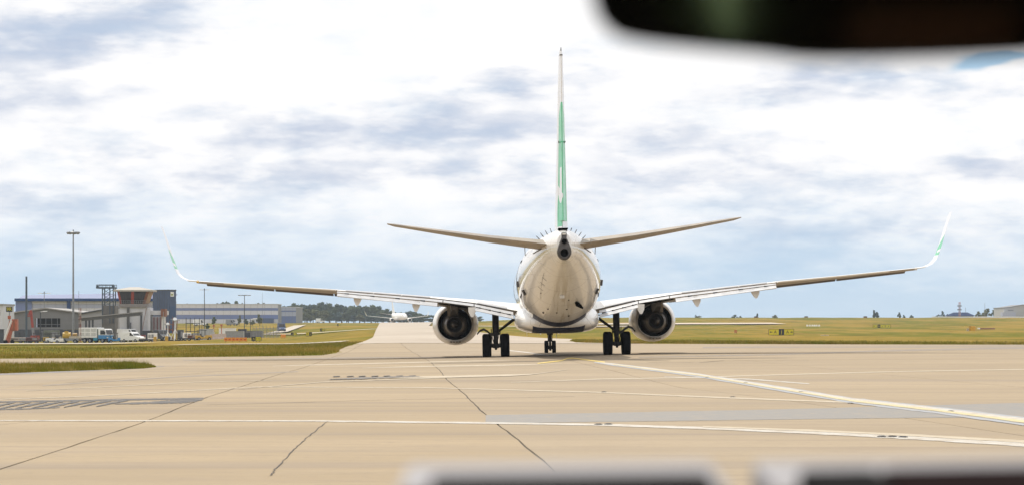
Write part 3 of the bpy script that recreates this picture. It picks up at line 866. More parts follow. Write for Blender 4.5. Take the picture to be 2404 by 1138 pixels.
# ---- wings
#        b    LEy   TEy  cutY  zTE   thick  zLE
WST = [(1.0, 6.5, -2.0, -0.80, 2.05, 1.15, 2.10), (1.9, 5.9, -2.0, -0.85, 2.16, 1.05, 2.10), (3.85, 4.5, -2.1, -1.0, 2.56, 0.80, 2.34), (5.7, 3.2, -2.25, -1.25, 2.81, 0.62, 2.52),
       (8.0, 1.98, -2.62, -1.75, 3.03, 0.44, 2.88), (10.2, 0.85, -3.05, -2.30, 3.24, 0.30, 3.12), (13.2, -0.72, -3.55, -3.5, 3.46, 0.22, 3.38), (16.6, -2.5, -4.15, -4.15, 3.74, 0.16, 3.69)]
def wst(b): return [float(np.interp(b, [w[0] for w in WST], [w[k] for w in WST])) for k in range(1, 7)]
def foil(le, te, zl, zt, th, xx, n=12, camber=0.10):
    """closed airfoil loop: top from front to back, bottom from back to front; le/te are y"""
    top, bot = [], []
    c = le - te
    for i in range(n + 1):
        t = 1 - math.cos(math.pi * i / n / 2) if i else 0.0
        t = i / n; t = t * t * (3 - 2 * t) * 0.5 + t * 0.5
        yt = 2.9690 * math.sqrt(max(t, 0)) * .5 * 2 - 1.26 * t - 3.516 * t * t + 2.843 * t ** 3 - 1.036 * t ** 4
        yt = yt / 1.0 * 0.5
        z = zl + (zt - zl) * t
        cam_ = camber * th * 4 * t * (1 - t)
        top.append((xx, le - c * t, z + th * yt * 0.62 + cam_))
        bot.append((xx, le - c * t, z - th * yt * 0.38 + cam_ * 0.4))
    return top + bot[::-1][0:-1]
def wing(sg):
    mb = MB(); rings = []
    for b in [1.0, 1.9, 2.8, 3.85, 4.8, 5.7, 7, 8, 9, 10.2]:
        le, te, cut, zt, th, zl = wst(b)
        rings.append(foil(le, cut, zl, zt, th, sg * b))
    mb.loft(rings)
    r2 = []
    for b in [10.203, 11.2, 12.2, 13.2, 14.4, 15.6, 16.6]:
        le, te, cut, zt, th, zl = wst(b)
        r2.append(foil(le, te + 0.62 - (b - 10.2) * 0.035, zl, zt + 0.02, th, sg * b))
    mb.loft(r2)
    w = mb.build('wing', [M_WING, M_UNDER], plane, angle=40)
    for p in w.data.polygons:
        if p.normal.z < -0.2: p.material_index = 1  # downward faces take the painted-in shade brown
    # spoiler panels on top, just ahead of the flaps
    for b0, b1 in ((2.3, 3.7), (5.9, 7.2), (7.25, 8.5), (8.55, 9.8)):
        mb = MB()
        p = []
        for dz in (0.0, 0.035):
            for b, e in ((b0, 0), (b1, 0), (b1, 1), (b0, 1)):
                le, te, cut, zt, th, zl = wst(b)
                yy = cut + (0.62 if e else -0.03); t = (le - yy) / (le - cut); 
                yt = (2.969 * math.sqrt(t) - 1.26 * t - 3.516 * t * t + 2.843 * t ** 3 - 1.036 * t ** 4) * .5 if t < 1 else 0
                z = zl + (zt - zl) * t + th * yt * .62 + .1 * th * 4 * t * (1 - t)
                p.append((sg * b, yy, z + dz - 0.005))
        mb.hexa(p); mb.build('spoiler', M_FLAP, w)
    return w
def zfl(b, k):      # measured heights of the flap lines: 0 upper line, 1 second, 2 bottom
    T = {0: [(2.0, 2.15), (3.85, 2.56), (5.55, 2.80), (10.2, 3.23)], 1: [(2.0, 1.93), (3.85, 2.37), (5.55, 2.62), (10.2, 3.12)], 2: [(2.0, 1.77), (3.85, 2.20), (5.55, 2.41), (10.2, 2.97)]}[k]
    return float(np.interp(b, [t[0] for t in T], [t[1] for t in T]))
def slab(mb, sg, b0, b1, y0, z0, y1, z1, th, n=4):
    """a panel from (y0, z0) ahead to (y1, z1) behind, functions of b"""
    rings = []
    for i in range(n + 1):
        b = b0 + (b1 - b0) * i / n
        a = Vector((sg * b, y0(b), z0(b))); c = Vector((sg * b, y1(b), z1(b)))
        d = (c - a).normalized(); up = Vector((0, -d.z, d.y)); up = up if up.z > 0 else -up
        m1 = a.lerp(c, 0.25)
        rings.append([a - up * th * .3, a + up * th * 0.2, m1 + up * th * .55, c + up * 0.008, c - up * 0.008, m1 - up * th * .6])
    mb.loft(rings)
def flaps(sg):
    cut = lambda b: wst(b)[2]
    for b0, b1 in ((2.02, 3.83), (3.87, 5.28), (5.32, 10.18)):
        mb = MB()
        slab(mb, sg, b0, b1, lambda b: cut(b) - 0.03, lambda b: zfl(b, 0) - 0.085, lambda b: cut(b) - 0.42, lambda b: zfl(b, 1) + 0.02, 0.10)
        fo = mb.build('fore_flap', M_FLAP, plane, angle=35)
        if b0 > 3.85 and b1 < 5.5: continue
        mb = MB()
        slab(mb, sg, b0 if b0 < 3 else 5.56, b1 - 0.03, lambda b: cut(b) - 0.36, lambda b: zfl(b, 1) - 0.075, lambda b: cut(b) - 0.95, lambda b: zfl(b, 2), 0.14)
        mf = mb.build('flap', M_FLAP, plane, angle=35)
        for f in (0.12, 0.38, 0.64, 0.9):                     # hinge brackets in the gap
            mb = MB(); b = b0 + (b1 - b0) * f if b0 < 3 else 5.7 + (b1 - 5.7) * f
            mb.box(sg * b - 0.10, sg * b + 0.10, cut(b) - 0.50, cut(b) - 0.30, zfl(b, 1) - 0.07, zfl(b, 1) + 0.02)
            mb.build('hinge', M_DARK, mf)
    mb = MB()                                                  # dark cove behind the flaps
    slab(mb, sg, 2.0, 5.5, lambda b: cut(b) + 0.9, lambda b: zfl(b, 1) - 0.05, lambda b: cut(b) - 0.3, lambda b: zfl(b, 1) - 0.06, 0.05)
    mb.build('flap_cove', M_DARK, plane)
    # aileron: thin, at the back of the outer wing
    mb = MB(); rings = []
    for i in range(6):
        b = 10.23 + (15.3 - 10.23) * i / 5
        le, te, c_, zt, th, zl = wst(b)
        y0 = te + 0.62 - (b - 10.2) * 0.035 - 0.02
        rings.append([(sg * b, y0, zt + 0.045), (sg * b, te - 0.02, zt + 0.025), (sg * b, te - 0.02, zt + 0.005), (sg * b, y0, zt - 0.035)])
    mb.loft(rings); mb.build('aileron', M_WING, plane)
    # slats let down in front
    for b0, b1 in ((5.6, 7.9), (7.95, 10.5), (10.55, 13.2), (13.25, 16.25)):
        mb = MB(); rings = []
        for i in range(4):
            b = b0 + (b1 - b0) * i / 3
            le, te, c_, zt, th, zl = wst(b)
            c = 0.10 * (le - te) + 0.10
            zb = (zfl(min(b, 10.2), 2) + 0.02) if b < 10.2 else 2.99 + (b - 10.2) * (3.555 - 2.99) / 6.0
            rings.append([(sg * b, le + 0.30, zb), (sg * b, le + 0.34, zb + 0.06), (sg * b, le + 0.22, zl - 0.02), (sg * b, le - 0.05, zl + 0.08), (sg * b, le + 0.1, zl - 0.03), (sg * b, le + 0.24, zb + 0.03)])
        mb.loft(rings); mb.build('slat', M_SLAT, plane)
    # winglet
    W = [(16.6, 3.74, -2.5, -4.15, 0.17), (16.95, 3.80, -2.75, -4.2, 0.16), (17.2, 3.92, -2.95, -4.28, 0.15), (17.37, 4.12, -3.2, -4.4, 0.14), (17.47, 4.4, -3.5, -4.55, 0.12), (17.6, 4.9, -3.85, -4.8, 0.10),
         (17.76, 5.6, -4.35, -5.15, 0.07), (17.9, 6.14, -4.8, -5.45, 0.05), (17.92, 6.22, -5.1, -5.5, 0.03)]
    mb = MB(); rings = []
    for i, (b, z, le, te, th) in enumerate(W):
        a = Vector((W[max(i - 1, 0)][0], 0, W[max(i - 1, 0)][1])); c = Vector((W[min(i + 1, len(W) - 1)][0], 0, W[min(i + 1, len(W) - 1)][1]))
        d = (c - a).normalized(); nrm = Vector((-d.z, 0, d.x))
        ring = []
        for (fy, ft) in ((0, 0), (0.12, .75), (0.35, 1), (0.7, .6), (1, .08), (1, -.08), (0.7, -.5), (0.35, -.85), (0.12, -.6)):
            q = Vector((b, le + (te - le) * fy, z + (0.02 if i == 0 else 0))) + nrm * (ft * th * .22)
            ring.append((sg * q.x, q.y, q.z))
        rings.append(ring)
    mb.loft(rings); wl = mb.build('winglet', M_WLET, plane, angle=50)
    mb = MB(); mb.lathe([(-0.16, 0.001), (-0.13, 0.05), (0, 0.07), (0.2, 0.05), (0.28, 0.001)], (sg * 16.45, -4.2, 3.72), 'y', 10)
    mb.build('position_light', M_YLAMP if sg < 0 else M_LAMP, plane, smooth=True)
    # flap track fairings: canoes with the tail drooped
    for b, ln, dp in ((3.95, 1.5, 0.42), (6.55, 1.55, 0.45), (9.25, 1.45, 0.44)):
        cu = cut(b); zb = zfl(b, 2) + 0.12
        mb = MB(); rings = []
        for k, (t, w, h) in enumerate(((0, .03, .05), (.15, .12, .22), (.45, .18, .38), (.75, .19, .44), (1, .17, .43))):
            yy = cu + 0.9 - ln * t; zt_ = zb + 0.02; ht = h * dp / 0.44 + (0.06 if k == 4 else 0)
            ww = w
            rings.append([(sg * b - ww, yy, zt_), (sg * b + ww, yy, zt_), (sg * b + ww * .92, yy, zt_ - ht * .5), (sg * b + ww * .3 * 1.2, yy, zt_ - ht * .95), (sg * b, yy, zt_ - ht), (sg * b - ww * .3 * 1.2, yy, zt_ - ht * .95), (sg * b - ww * .92, yy, zt_ - ht * .5)])
        mb.loft(rings); mb.build('flap_track_fairing', M_WHITE, plane, angle=40)
for sg in (-1, 1):
    wing(sg); flaps(sg)

# ---- engines
def engine(sg):
    b, zc = 4.83, 1.55
    mb = MB()
    prof = [(6.9, .80), (7.05, .88), (6.95, .98), (6.5, 1.05), (5.6, 1.10), (4.6, 1.10), (3.8, 1.03), (3.1, 0.92), (2.75, 0.845), (2.74, 0.80), (3.1, 0.80), (4.2, 0.84), (5.6, 0.82), (6.9, 0.80)]
    rings = []
    for s, r in prof:
        ring = []
        for i in range(48):
            q = 2 * math.pi * i / 48; cx, cz = math.cos(q) * r, math.sin(q) * r
            if cz < 0: cz *= 0.90 + 0.02 * (s < 3.5)
            cx *= 1.02
            ring.append((sg * b + cx, s, zc + cz))
        rings.append(ring)
    mb.loft(rings, 0, False)
    for f, k in enumerate(range(9, 13)):
        pass
    cowl = mb.build('engine_cowl', [M_WHITE, M_DUCT], plane, smooth=True)
    me = cowl.data
    for p in me.polygons:
        c = p.center; rr = math.hypot(c.x - sg * b, c.z - zc)
        row = p.index // 48
        if row >= 9: p.material_index = 1
    e = thing_part('engine_core', plane)
    mb = MB(); mb.lathe([(5.2, 0.80), (5.15, 0.05)], (sg * b, 0, zc), 'y', 32); mb.build('duct_wall', M_DUCT, e)
    mb = MB(); mb.lathe([(4.8, 0.60), (3.6, 0.60), (2.7, 0.56), (2.0, 0.47), (1.45, 0.385), (1.42, 0.365), (1.7, 0.37), (2.4, 0.36)], (sg * b, 0, zc), 'y', 40); mb.build('core_cowl', M_COREM, e, smooth=True)
    mb = MB(); mb.lathe([(2.4, 0.40), (2.38, 0.02)], (sg * b, 0, zc), 'y', 24)
    for k in range(20):
        q = 2 * math.pi * k / 20; mb.bar((sg * b + .2 * math.cos(q), 2.30, zc + .2 * math.sin(q)), (sg * b + .36 * math.cos(q), 2.30, zc + .36 * math.sin(q)), 0.05, 0.02)
    mb.build('turbine', M_APU, e)
    mb = MB(); mb.lathe([(2.4, 0.20), (1.9, 0.22), (1.4, 0.17), (1.0, 0.07), (0.92, 0.03), (0.93, 0.001)], (sg * b, 0, zc), 'y', 28); mb.build('exhaust_plug', M_HOT, e, smooth=True)
    mb = MB()
    for s, r, rr in ((2.5, .575, .012), (2.05, .49, .012), (1.62, .42, .010)):
        mb.lathe([(s, r), (s - .02, r + rr), (s - .05, r)], (sg * b, 0, zc), 'y', 32)
    mb.build('rib', M_HOT, e)
    # pylon with its hot aft fairing, and the small chine of the thrust reverser
    mb = MB(); rings = []
    for y, w, zt, zb in ((5.4, .10, 2.75, 2.5), (4.0, .2, 2.78, 2.3), (2.6, .22, 2.72, 2.05), (1.4, .2, 2.62, 1.98), (0.3, .17, 2.55, 2.08), (-0.9, .12, 2.5, 2.25)):
        rings.append([(sg * b - w, y, zt), (sg * b + w, y, zt), (sg * b + w * .8, y, zb), (sg * b - w * .8, y, zb)])
    mb.loft(rings); mb.build('pylon', M_HOT, plane, angle=40)
    mb = MB(); rings = []
    for y, w, zt, zb in ((3.2, .05, 2.62, 2.3), (2.2, .07, 2.6, 1.95), (1.2, .07, 2.58, 2.0)):
        rings.append([(sg * (b - 0.02) + sg * 0.27 - w, y, zt), (sg * (b - 0.02) + sg * .27 + w, y, zt), (sg * (b - 0.02) + sg * .27 + w, y, zb), (sg * (b - 0.02) + sg * .27 - w, y, zb)])
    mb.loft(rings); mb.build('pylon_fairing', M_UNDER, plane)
    mb = MB(); mb.hexa([(sg * b - sg * 0.80, 5.6, zc + .74), (sg * b - sg * .82, 5.6, zc + .72), (sg * b - sg * .82, 4.2, zc + .72), (sg * b - sg * .80, 4.2, zc + .74),
                        (sg * b - sg * 1.0, 5.2, zc + .95), (sg * b - sg * 1.02, 5.2, zc + .93), (sg * b - sg * 1.02, 4.2, zc + .95), (sg * b - sg * 1.0, 4.2, zc + .97)])
    mb.build('chine', M_WHITE, cowl)
    # reverser latches along the keel of the cowl
    mb = MB()
    for k in range(4):
        mb.box(sg * b - 0.26 + k * 0.15, sg * b - 0.17 + k * .15, 2.80, 3.3, zc - 0.86, zc - 0.80)
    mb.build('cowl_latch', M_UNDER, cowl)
def thing_part(name, parent):
    o = bpy.data.objects.new(name, None); COL.objects.link(o); o.parent = parent; o.empty_display_size = .2; return o
for sg in (-1, 1): engine(sg)

# ---- tail
def lift_surface(name, secs, m, parent=None):
    """secs: (centre x, y_le, y_te, z, half thickness, vertical?) thickness in z or in x"""
    mb = MB(); rings = []
    for (x, z, le, te, th, vert) in secs:
        ring = []
        for fy, ft in ((0, 0), (.04, .45), (.15, .85), (.35, 1), (.6, .78), (.85, .32), (1, .05), (1, -.05), (.85, -.32), (.6, -.78), (.35, -1), (.15, -.85), (.04, -.45)):
            y = le + (te - le) * fy
            ring.append((x + ft * th, y, z) if vert else (x, y, z + ft * th))
        rings.append(ring)
    mb.loft(rings); return mb.build(name, m, parent or plane, angle=50)
fin_secs = [(0, 5.0, -12.2, -17.1, .30, 1), (0, 5.7, -12.75, -17.25, .27, 1), (0, 8.5, -14.95, -18.0, .19, 1), (0, 11.0, -16.85, -18.65, .125, 1), (0, 12.35, -17.85, -19.0, .085, 1), (0, 12.55, -18.25, -19.0, .04, 1)]
lift_surface('fin', [(x, z, le, te, th, v) for x, z, le, te, th, v in [(a, b, c, d + (c - d) * .30, e, f) for a, b, c, d, e, f in fin_secs]], M_FIN)
# rudder: wedge behind the hinge line
mb = MB(); rings = []
for a, z, le, te, th, v in fin_secs[1:5]:
    hy = te + (le - te) * .285; hw = th * 0.70
    rings.append([(-hw, hy, z), (-hw * .9, hy - .04, z), (-.018, te, z), (.018, te, z), (hw * .9, hy - .04, z), (hw, hy, z)])
mb.loft(rings); rud = mb.build('rudder', M_FIN, plane)
for s in (-1, 1):
    mb = MB(); mb.box(s * .13 - .015, s * .13 + .015, -17.9, -17.3, 8.87, 8.91); mb.build('rudder_actuator', M_APU, rud)
mb = MB(); mb.box(-.20, .20, -17.3, -15.9, 5.35, 5.39); mb.build('rudder_gap', M_DARK, plane)
mb = MB(); mb.tube((0, -18.85, 12.5), (0, -18.93, 12.62), .025, .012, 6); mb.box(-.06, .06, -19.02, -18.7, 12.30, 12.33); mb.build('fin_tip_light', M_APU, plane)
mb = MB(); rings = []
for y, z0, z1, w in ((-6.5, 5.3, 5.36, .03), (-9.5, 5.3, 5.75, .10), (-12.6, 5.2, 6.4, .16), (-13.2, 5.2, 6.4, .2)):
    rings.append([(-w, y, z0), (w, y, z0), (w * .3, y, z1), (-w * .3, y, z1)])
mb.loft(rings); mb.build('dorsal_fin', M_FIN, plane)
for sg in (-1, 1):
    secs = [(sg * .45, 4.72, -14.2, -17.9, .24, 0), (sg * 1.1, 4.80, -14.7, -18.05, .21, 0), (sg * 3.0, 5.02, -15.75, -18.45, .155, 0), (sg * 5.2, 5.33, -17.0, -19.05, .10, 0), (sg * 6.9, 5.58, -18.0, -19.55, .06, 0), (sg * 7.15, 5.62, -18.5, -19.6, .025, 0)]
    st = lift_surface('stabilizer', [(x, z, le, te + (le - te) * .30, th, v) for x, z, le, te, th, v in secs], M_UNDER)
    mb = MB(); rings = []
    for x, z, le, te, th, v in secs[1:5]:
        hy = te + (le - te) * .29; h = th * .62
        rings.append([(x, hy, z + h), (x, te, z + .012 - .02), (x, te, z - .012 - .02), (x, hy, z - h)])
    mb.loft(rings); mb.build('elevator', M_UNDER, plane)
    # cut-out seal around the root, drain mast and static wicks
    mb = MB(); q = [fus_pt(-14.3 - .45 * k, sg * (1.36 + .02 * k), .012) for k in range(5)]
    mb.path([v for v in q], .018, 6); mb.build('stabilizer_seal', M_APU, plane)
    for x, yv, z in ((sg * 6.6, -19.52, 5.55), (sg * 5.9, -19.3, 5.45), (sg * 5.0, -19.05, 5.32)):
        mb = MB(); mb.tube((x, yv, z), (x, yv - .25, z - .01), .008, .004, 5); mb.build('static_wick', M_APU, st)
    # vortex generators round the rear body
    for k, a in enumerate((.28, .42, .56, .70, .84)):
        yy = -13.0 - .0 * k
        b0 = fus_pt(yy, sg * a); b1 = fus_pt(yy, sg * a, .20); b2 = fus_pt(yy - .26, sg * a); b3 = fus_pt(yy - .26, sg * (a + .015), .20)
        mb = MB(); t = Vector((.012, 0, 0)); mb.hexa([b0 - t, b0 + t, b2 + t, b2 - t, b1 - t, b1 + t, b3 + t, b3 - t]); mb.build('vortex_generator', M_APU, plane)
    mb = MB(); a0 = fus_pt(-11.0, sg * 1.12); mb.bar(a0, a0 + Vector((sg * .02, -.1, .42)), .03, .03); mb.build('blade_aerial', M_APU, plane)

# ---- tail cone end: APU exhaust
e = thing_part('tail_exhaust', plane)
pear = []
for i in range(32):
    q = 2 * math.pi * i / 32
    r = .30 + .0 * math.cos(q); wx = math.sin(q) * (.285 if math.cos(q) < 0 else .285 - .13 * math.cos(q)); wz = math.cos(q) * (.34 if math.cos(q) < 0 else .62)
    pear.append((wx, wz))
mb = MB()
mb.loft([[(x * s, y, 4.42 + z * s) for x, z in pear] for y, s in ((-17.75, 1.12), (-18.3, 1.04), (-18.52, 1.0), (-18.55, .95))], 0, True)
mb.build('exhaust_housing', M_APU, e, angle=60)
for zc, r in ((4.34, .165), (4.80, .105)):
    mb = MB(); mb.lathe([(-18.40, r * .9), (-18.575, r), (-18.585, r * 1.14), (-18.55, r * 1.2)], (0, 0, zc), 'y', 24); mb.build('exhaust_rim', M_APU, e, smooth=True)
    mb = MB(); mb.lathe([(-18.556, r), (-18.558, .001)], (0, 0, zc), 'y', 24); mb.build('exhaust_hole', M_DARK, e)
mb = MB(); mb.box(-.105, .105, -18.5, -17.6, 4.90, 5.16); mb.box(-.08, .08, -18.515, -18.5, 5.06, 5.14, 1); mb.build('tail_light', [M_APU, M_LAMP], e, bevel=.01)

# ---- fittings under the tail
mb = MB(); mb.loft([[(-.12, -12.6, 2.80), (.12, -12.6, 2.80), (.16, -12.6, 3.3), (-.16, -12.6, 3.3)], [(-.15, -13.1, 2.62), (.15, -13.1, 2.62), (.19, -13.1, 3.3), (-.19, -13.1, 3.3)], [(-.14, -13.25, 2.75), (.14, -13.25, 2.75), (.18, -14.2, 3.25), (-.18, -14.2, 3.25)]])
sk = mb.build('tail_skid', M_BODY, plane, bevel=.02)
mb = MB(); mb.box(-.10, .10, -13.30, -13.05, 2.56, 2.70); mb.build('skid_shoe', M_LAMP, sk, bevel=.02)
mb = MB()
c = fus_pt(-11.6, 2.72, .015); mb.M = Matrix.Translation(c) @ Euler((R(-20), R(22), R(-25))).to_matrix().to_4x4(); mb.box(-.22, .22, -.35, .35, -.05, .02); mb.M = None
mb.build('outflow_valve', M_DARK, plane)
for y, a, w in ((-10.4, -2.02, .16), (-10.4, 2.02, .14), (-9.0, 1.70, .12), (-9.0, -1.70, .12)):
    mb = MB(); p = fus_pt(y, a, .03); mb.M = Matrix.Translation(p) @ Matrix.Rotation(a, 4, 'Y'); mb.box(-.13, .13, -.22, .22, -.03, .05); mb.M = None
    mb.build('vent_scoop', M_APU, plane, bevel=.015)
for y, a, w in ((-12.5, 2.95, .03), (-11.0, -2.8, .04), (-11.2, 3.0, .04), (-10.7, 3.25, .04), (-11.0, 2.6, .03), (-12.7, -2.5, .025), (-10.1, -2.7, .045), (-10.0, 2.95, .045)):
    mb = MB(); p = fus_pt(y, a, .01); mb.lathe([(-.03, w), (.01, w * .7), (.012, .001)], tuple(p), 'y', 8); mb.build('drain_port', M_DARK, plane)
# stencilled ticks on the belly
mb = MB()
for k, y in enumerate((-14.6, -13.9, -13.2)):
    mb.bar(fus_pt(y, -2.35, .012), fus_pt(y + .05, -2.55, .012), .009, .009)
mb.path([fus_pt(-15.2 + .3 * k, -2.33 - .02 * k, .004) for k in range(12)], .005, 5)
mb.build('stencil', M_APU, plane)
mb = MB()
for sg in (-1, 1):
    for k in range(7):
        mb.bar(fus_pt(-8.0 - k * .2, sg * 1.95, .012), fus_pt(-8.08 - k * .2, sg * 1.99, .012), .02, .02)
    for k in range(5):
        mb.bar(fus_pt(-9.2 - .16 * k, sg * 1.22, .012), fus_pt(-9.2 - .16 * k, sg * 1.17, .012), .05, .02)
mb.build('stencil', M_GEAR, plane)
# doors seen edge-on along the left side: proud outlines
for y in (-7.0, 13.2):
    mb = MB()
    for sg in (-1, 1):
        for yy in (y - .42, y + .42):
            mb.path([fus_pt(yy, sg * (1.0 + .12 * k), .004) for k in range(8)], .012, 5)
    mb.build('door_outline', M_APU, plane)

# ---- landing gear
def tyre(mb, x, r, w, zc, yc):
    prof = [(-w / 2 * .78, r * .52), (-w / 2, r * .66), (-w / 2, r * .82), (-w / 2 * .88, r * .94), (-w / 2 * .62, r), (w / 2 * .62, r), (w / 2 * .88, r * .94), (w / 2, r * .82), (w / 2, r * .66), (w / 2 * .78, r * .52)]
    n = 36; rings = []
    for s, rr in prof:
        ring = []
        for i in range(n):
            q = 2 * math.pi * i / n; yv, zv = math.cos(q) * rr, math.sin(q) * rr
            zv = max(zv, -r + .035)
            ring.append((x + s, yc + yv, zc + zv))
        rings.append(ring)
    mb.loft(rings, 0, False)
def gear(name, x, yc, r, w, gap, ztop, main=True):
    zc = r - .035
    e = thing_part(name, plane); e.location = (0, 0, 0)
    for s in (-1, 1):
        mb = MB(); tyre(mb, x + s * gap, r, w, zc, yc); t = mb.build('wheel', [M_RUBBER, M_GEAR], e, angle=50)
        mb = MB(); mb.lathe([(-w * .38, .001), (-w * .36, r * .5), (w * .36, r * .5), (w * .38, .001)], (x + s * gap, yc, zc), 'x', 20); mb.build('hub', M_GEAR, e)
    mb = MB(); mb.tube((x - gap, yc, zc), (x + gap, yc, zc), r * .17, n=12)
    sr = r * .25 if main else r * .22
    mb.tube((x, yc, zc - .09), (x, yc, zc + .55 * (r / .56)), sr * .8, n=14)
    mb.tube((x, yc + .05, zc + .5 * (r / .56)), (x, yc + .2, ztop), sr * 1.12, n=16)
    mb.lathe([(-.05, sr * 1.3), (.05, sr * 1.3)], (x, yc, zc + .55 * (r / .56)), 'z', 14, caps=True)
    mb.bar((x, yc - sr * 1.3, zc + .05), (x, yc - .30, zc + .32), .10, .05); mb.bar((x, yc - .30, zc + .32), (x, yc - sr * 1.2, zc + .62), .10, .05)   # torque links
    for s in (-1, 1): mb.tube((x + s * sr * 1.3, yc - .05, zc - .1), (x + s * sr * 1.5, yc - .02, zc + .8), .022, n=6)
    mb.box(x - .14, x + .14, yc - .22, yc - .05, zc - .12, zc + .08); mb.tube((x, yc - .2, zc - .2), (x, yc - .2, zc), .05, .09, 8)
    mb.build('strut', M_GEAR, e, angle=50)
    return e, zc
for sg in (-1, 1):
    e, zc = gear('main_gear', sg * 2.86, 0.0, .565, .425, .43, 2.25)
    mb = MB(); mb.tube((sg * 2.78, .15, 1.15), (sg * 1.95, .2, 1.75), .045, n=8); mb.tube((sg * 2.78, .25, 1.2), (sg * 2.0, .3, 1.8), .03, n=8); mb.build('side_brace', M_GEAR, e)
    mb = MB(); pts = [(sg * 2.95, -.1, 1.02), (sg * 3.12, -.15, 1.08), (sg * 3.25, -.18, 1.2), (sg * 3.42, -.2, 1.30), (sg * 3.6, -.18, 1.24), (sg * 3.74, -.15, 1.08)]
    for i in range(len(pts) - 1): mb.hexa([(pts[i][0], -.25, pts[i][2] - .05), (pts[i + 1][0], -.25, pts[i + 1][2] - .05), (pts[i + 1][0], .55, pts[i + 1][2] - .03), (pts[i][0], .55, pts[i][2] - .03),
                                           (pts[i][0], -.25, pts[i][2] + .06), (pts[i + 1][0], -.25, pts[i + 1][2] + .06), (pts[i + 1][0], .55, pts[i + 1][2] + .06), (pts[i][0], .55, pts[i][2] + .06)])
    mb.build('gear_door', M_GEAR, e)
    mb = MB(); mb.path([(sg * 2.92, -.16, .5), (sg * 3.02, -.18, .9), (sg * 2.96, -.1, 1.4), (sg * 2.9, -.05, 1.9)], .018, 6); mb.path([(sg * 2.8, -.16, .6), (sg * 2.72, -.18, 1.0), (sg * 2.8, -.1, 1.5)], .016, 6); mb.build('brake_hose', M_RUBBER, e)
e, zc = gear('nose_gear', 0.0, 15.6, .343, .20, .205, 1.9, False)
for sg in (-1, 1):
    mb = MB(); mb.hexa([(sg * .48, 15.0, .98), (sg * .50, 15.0, .98), (sg * .50, 16.6, .98), (sg * .48, 16.6, .98), (sg * .42, 15.0, 1.45), (sg * .44, 15.0, 1.45), (sg * .44, 16.6, 1.45), (sg * .42, 16.6, 1.45)]); mb.build('gear_door', M_WHITE, e)
mb = MB(); mb.box(-.16, .16, 15.4, 15.5, .95, 1.1); mb.lathe([(0, .07), (-.03, .08)], (-.1, 15.4, 1.02), 'y', 10, caps=True); mb.build('taxi_light', M_GEAR, e)
# belly aerials
mb = MB(); mb.box(-.01, .01, -.6, -.2, .82, 1.08); mb.build('blade_aerial', M_WHITE, plane)
mb = MB(); mb.box(-1.42, -1.40, -2.6, -2.5, .95, 1.15); mb.build('drain_mast', M_WHITE, plane)
# ================================================================== AIRPORT YARD AND BACKGROUND, LEFT
class At:
    """local frame of a thing standing at photo column px, distance D: x(px), z(py) in metres"""
    def __init__(s, px, D):
        s.px, s.D, s.loc = px, D, B(px, D)
    def x(s, px): return (px - s.px) * s.D / F
    def z(s, py): return PZ(py, s.D) - s.loc.z
M_CLADL = mat('cladding_pale', (0.64, 0.64, 0.67), 0.5, vary=0.06)
M_CLADB = mat('cladding_blue', (0.15, 0.20, 0.40), 0.5, vary=0.08)
M_CLADLAV = mat('cladding_lavender', (0.42, 0.45, 0.56), 0.5, vary=0.06)
M_NAVY = mat('navy_cladding', (0.010, 0.045, 0.16), 0.8, vary=0.1, spec=0.1)
M_SLATE = mat('slate_blue_cladding', (0.085, 0.115, 0.195), 0.8, vary=0.1, nscale=0.6, spec=0.15)
M_SLATED = mat('dark_blue_door', (0.030, 0.070, 0.165), 0.5, vary=0.12)
M_GREYW = mat('grey_cladding', (0.20, 0.20, 0.205), 0.65, vary=0.08, nscale=0.5)
M_GREYD = mat('dark_grey_panel', (0.065, 0.07, 0.085), 0.65, vary=0.15)
M_ROOFG = mat('grey_roof', (0.33, 0.32, 0.31), 0.7, vary=0.1)
M_CONCW = mat('concrete_wall', (0.155, 0.145, 0.14), 0.8, vary=0.2, nscale=0.8)
M_WHITEW = mat('off_white_wall', (0.62, 0.62, 0.64), 0.7, vary=0.08, nscale=0.6)
M_DUCTG = mat('duct_grey', (0.10, 0.10, 0.10), 0.6, vary=0.2)
M_REDP = mat('red_paint', (0.34, 0.045, 0.025), 0.45, vary=0.2)
M_ORANGE = mat('orange_red_paint', (0.42, 0.11, 0.055), 0.5, vary=0.25)
M_TIMB = mat('rust_brown', (0.22, 0.085, 0.04), 0.6, vary=0.2)
M_STEELD = mat('dark_steel', (0.05, 0.055, 0.065), 0.5, vary=0.2)
M_STEELG = mat('galvanised_steel', (0.24, 0.25, 0.27), 0.45, vary=0.15)
M_STEELB = mat('blue_grey_steel', (0.06, 0.085, 0.115), 0.5, vary=0.2)
M_WINDK = glass('dark_glazing', (0.025, 0.022, 0.022))
M_VWHITE = mat('vehicle_white', (0.84, 0.84, 0.83), 0.3, vary=0.05, coat=0.3)
M_VBLUE = mat('vehicle_blue', (0.03, 0.22, 0.50), 0.35, vary=0.08, coat=0.3)
M_YELP = mat('yellow_paint_plant', (0.52, 0.32, 0.035), 0.45, vary=0.2)
M_CREAMP = mat('cream_paint_plant', (0.50, 0.43, 0.33), 0.5, vary=0.15)
M_BLACKP = mat('black_plastic', (0.015, 0.015, 0.016), 0.6)
M_CHASS = mat('chassis', (0.025, 0.025, 0.028), 0.7, vary=0.3)
M_SIGNY = mat('sign_yellow', (0.66, 0.56, 0.012), 0.5, vary=0.05)
M_SIGNK = mat('sign_black', (0.012, 0.012, 0.014), 0.5)
M_SIGNO = mat('sign_orange', (0.72, 0.26, 0.015), 0.5, vary=0.06)
M_GREENB = mat('green_grey_box', (0.16, 0.18, 0.155), 0.6, vary=0.2)
M_PINKB = mat('barrier_white_pink', (0.52, 0.42, 0.36), 0.7, vary=0.15)
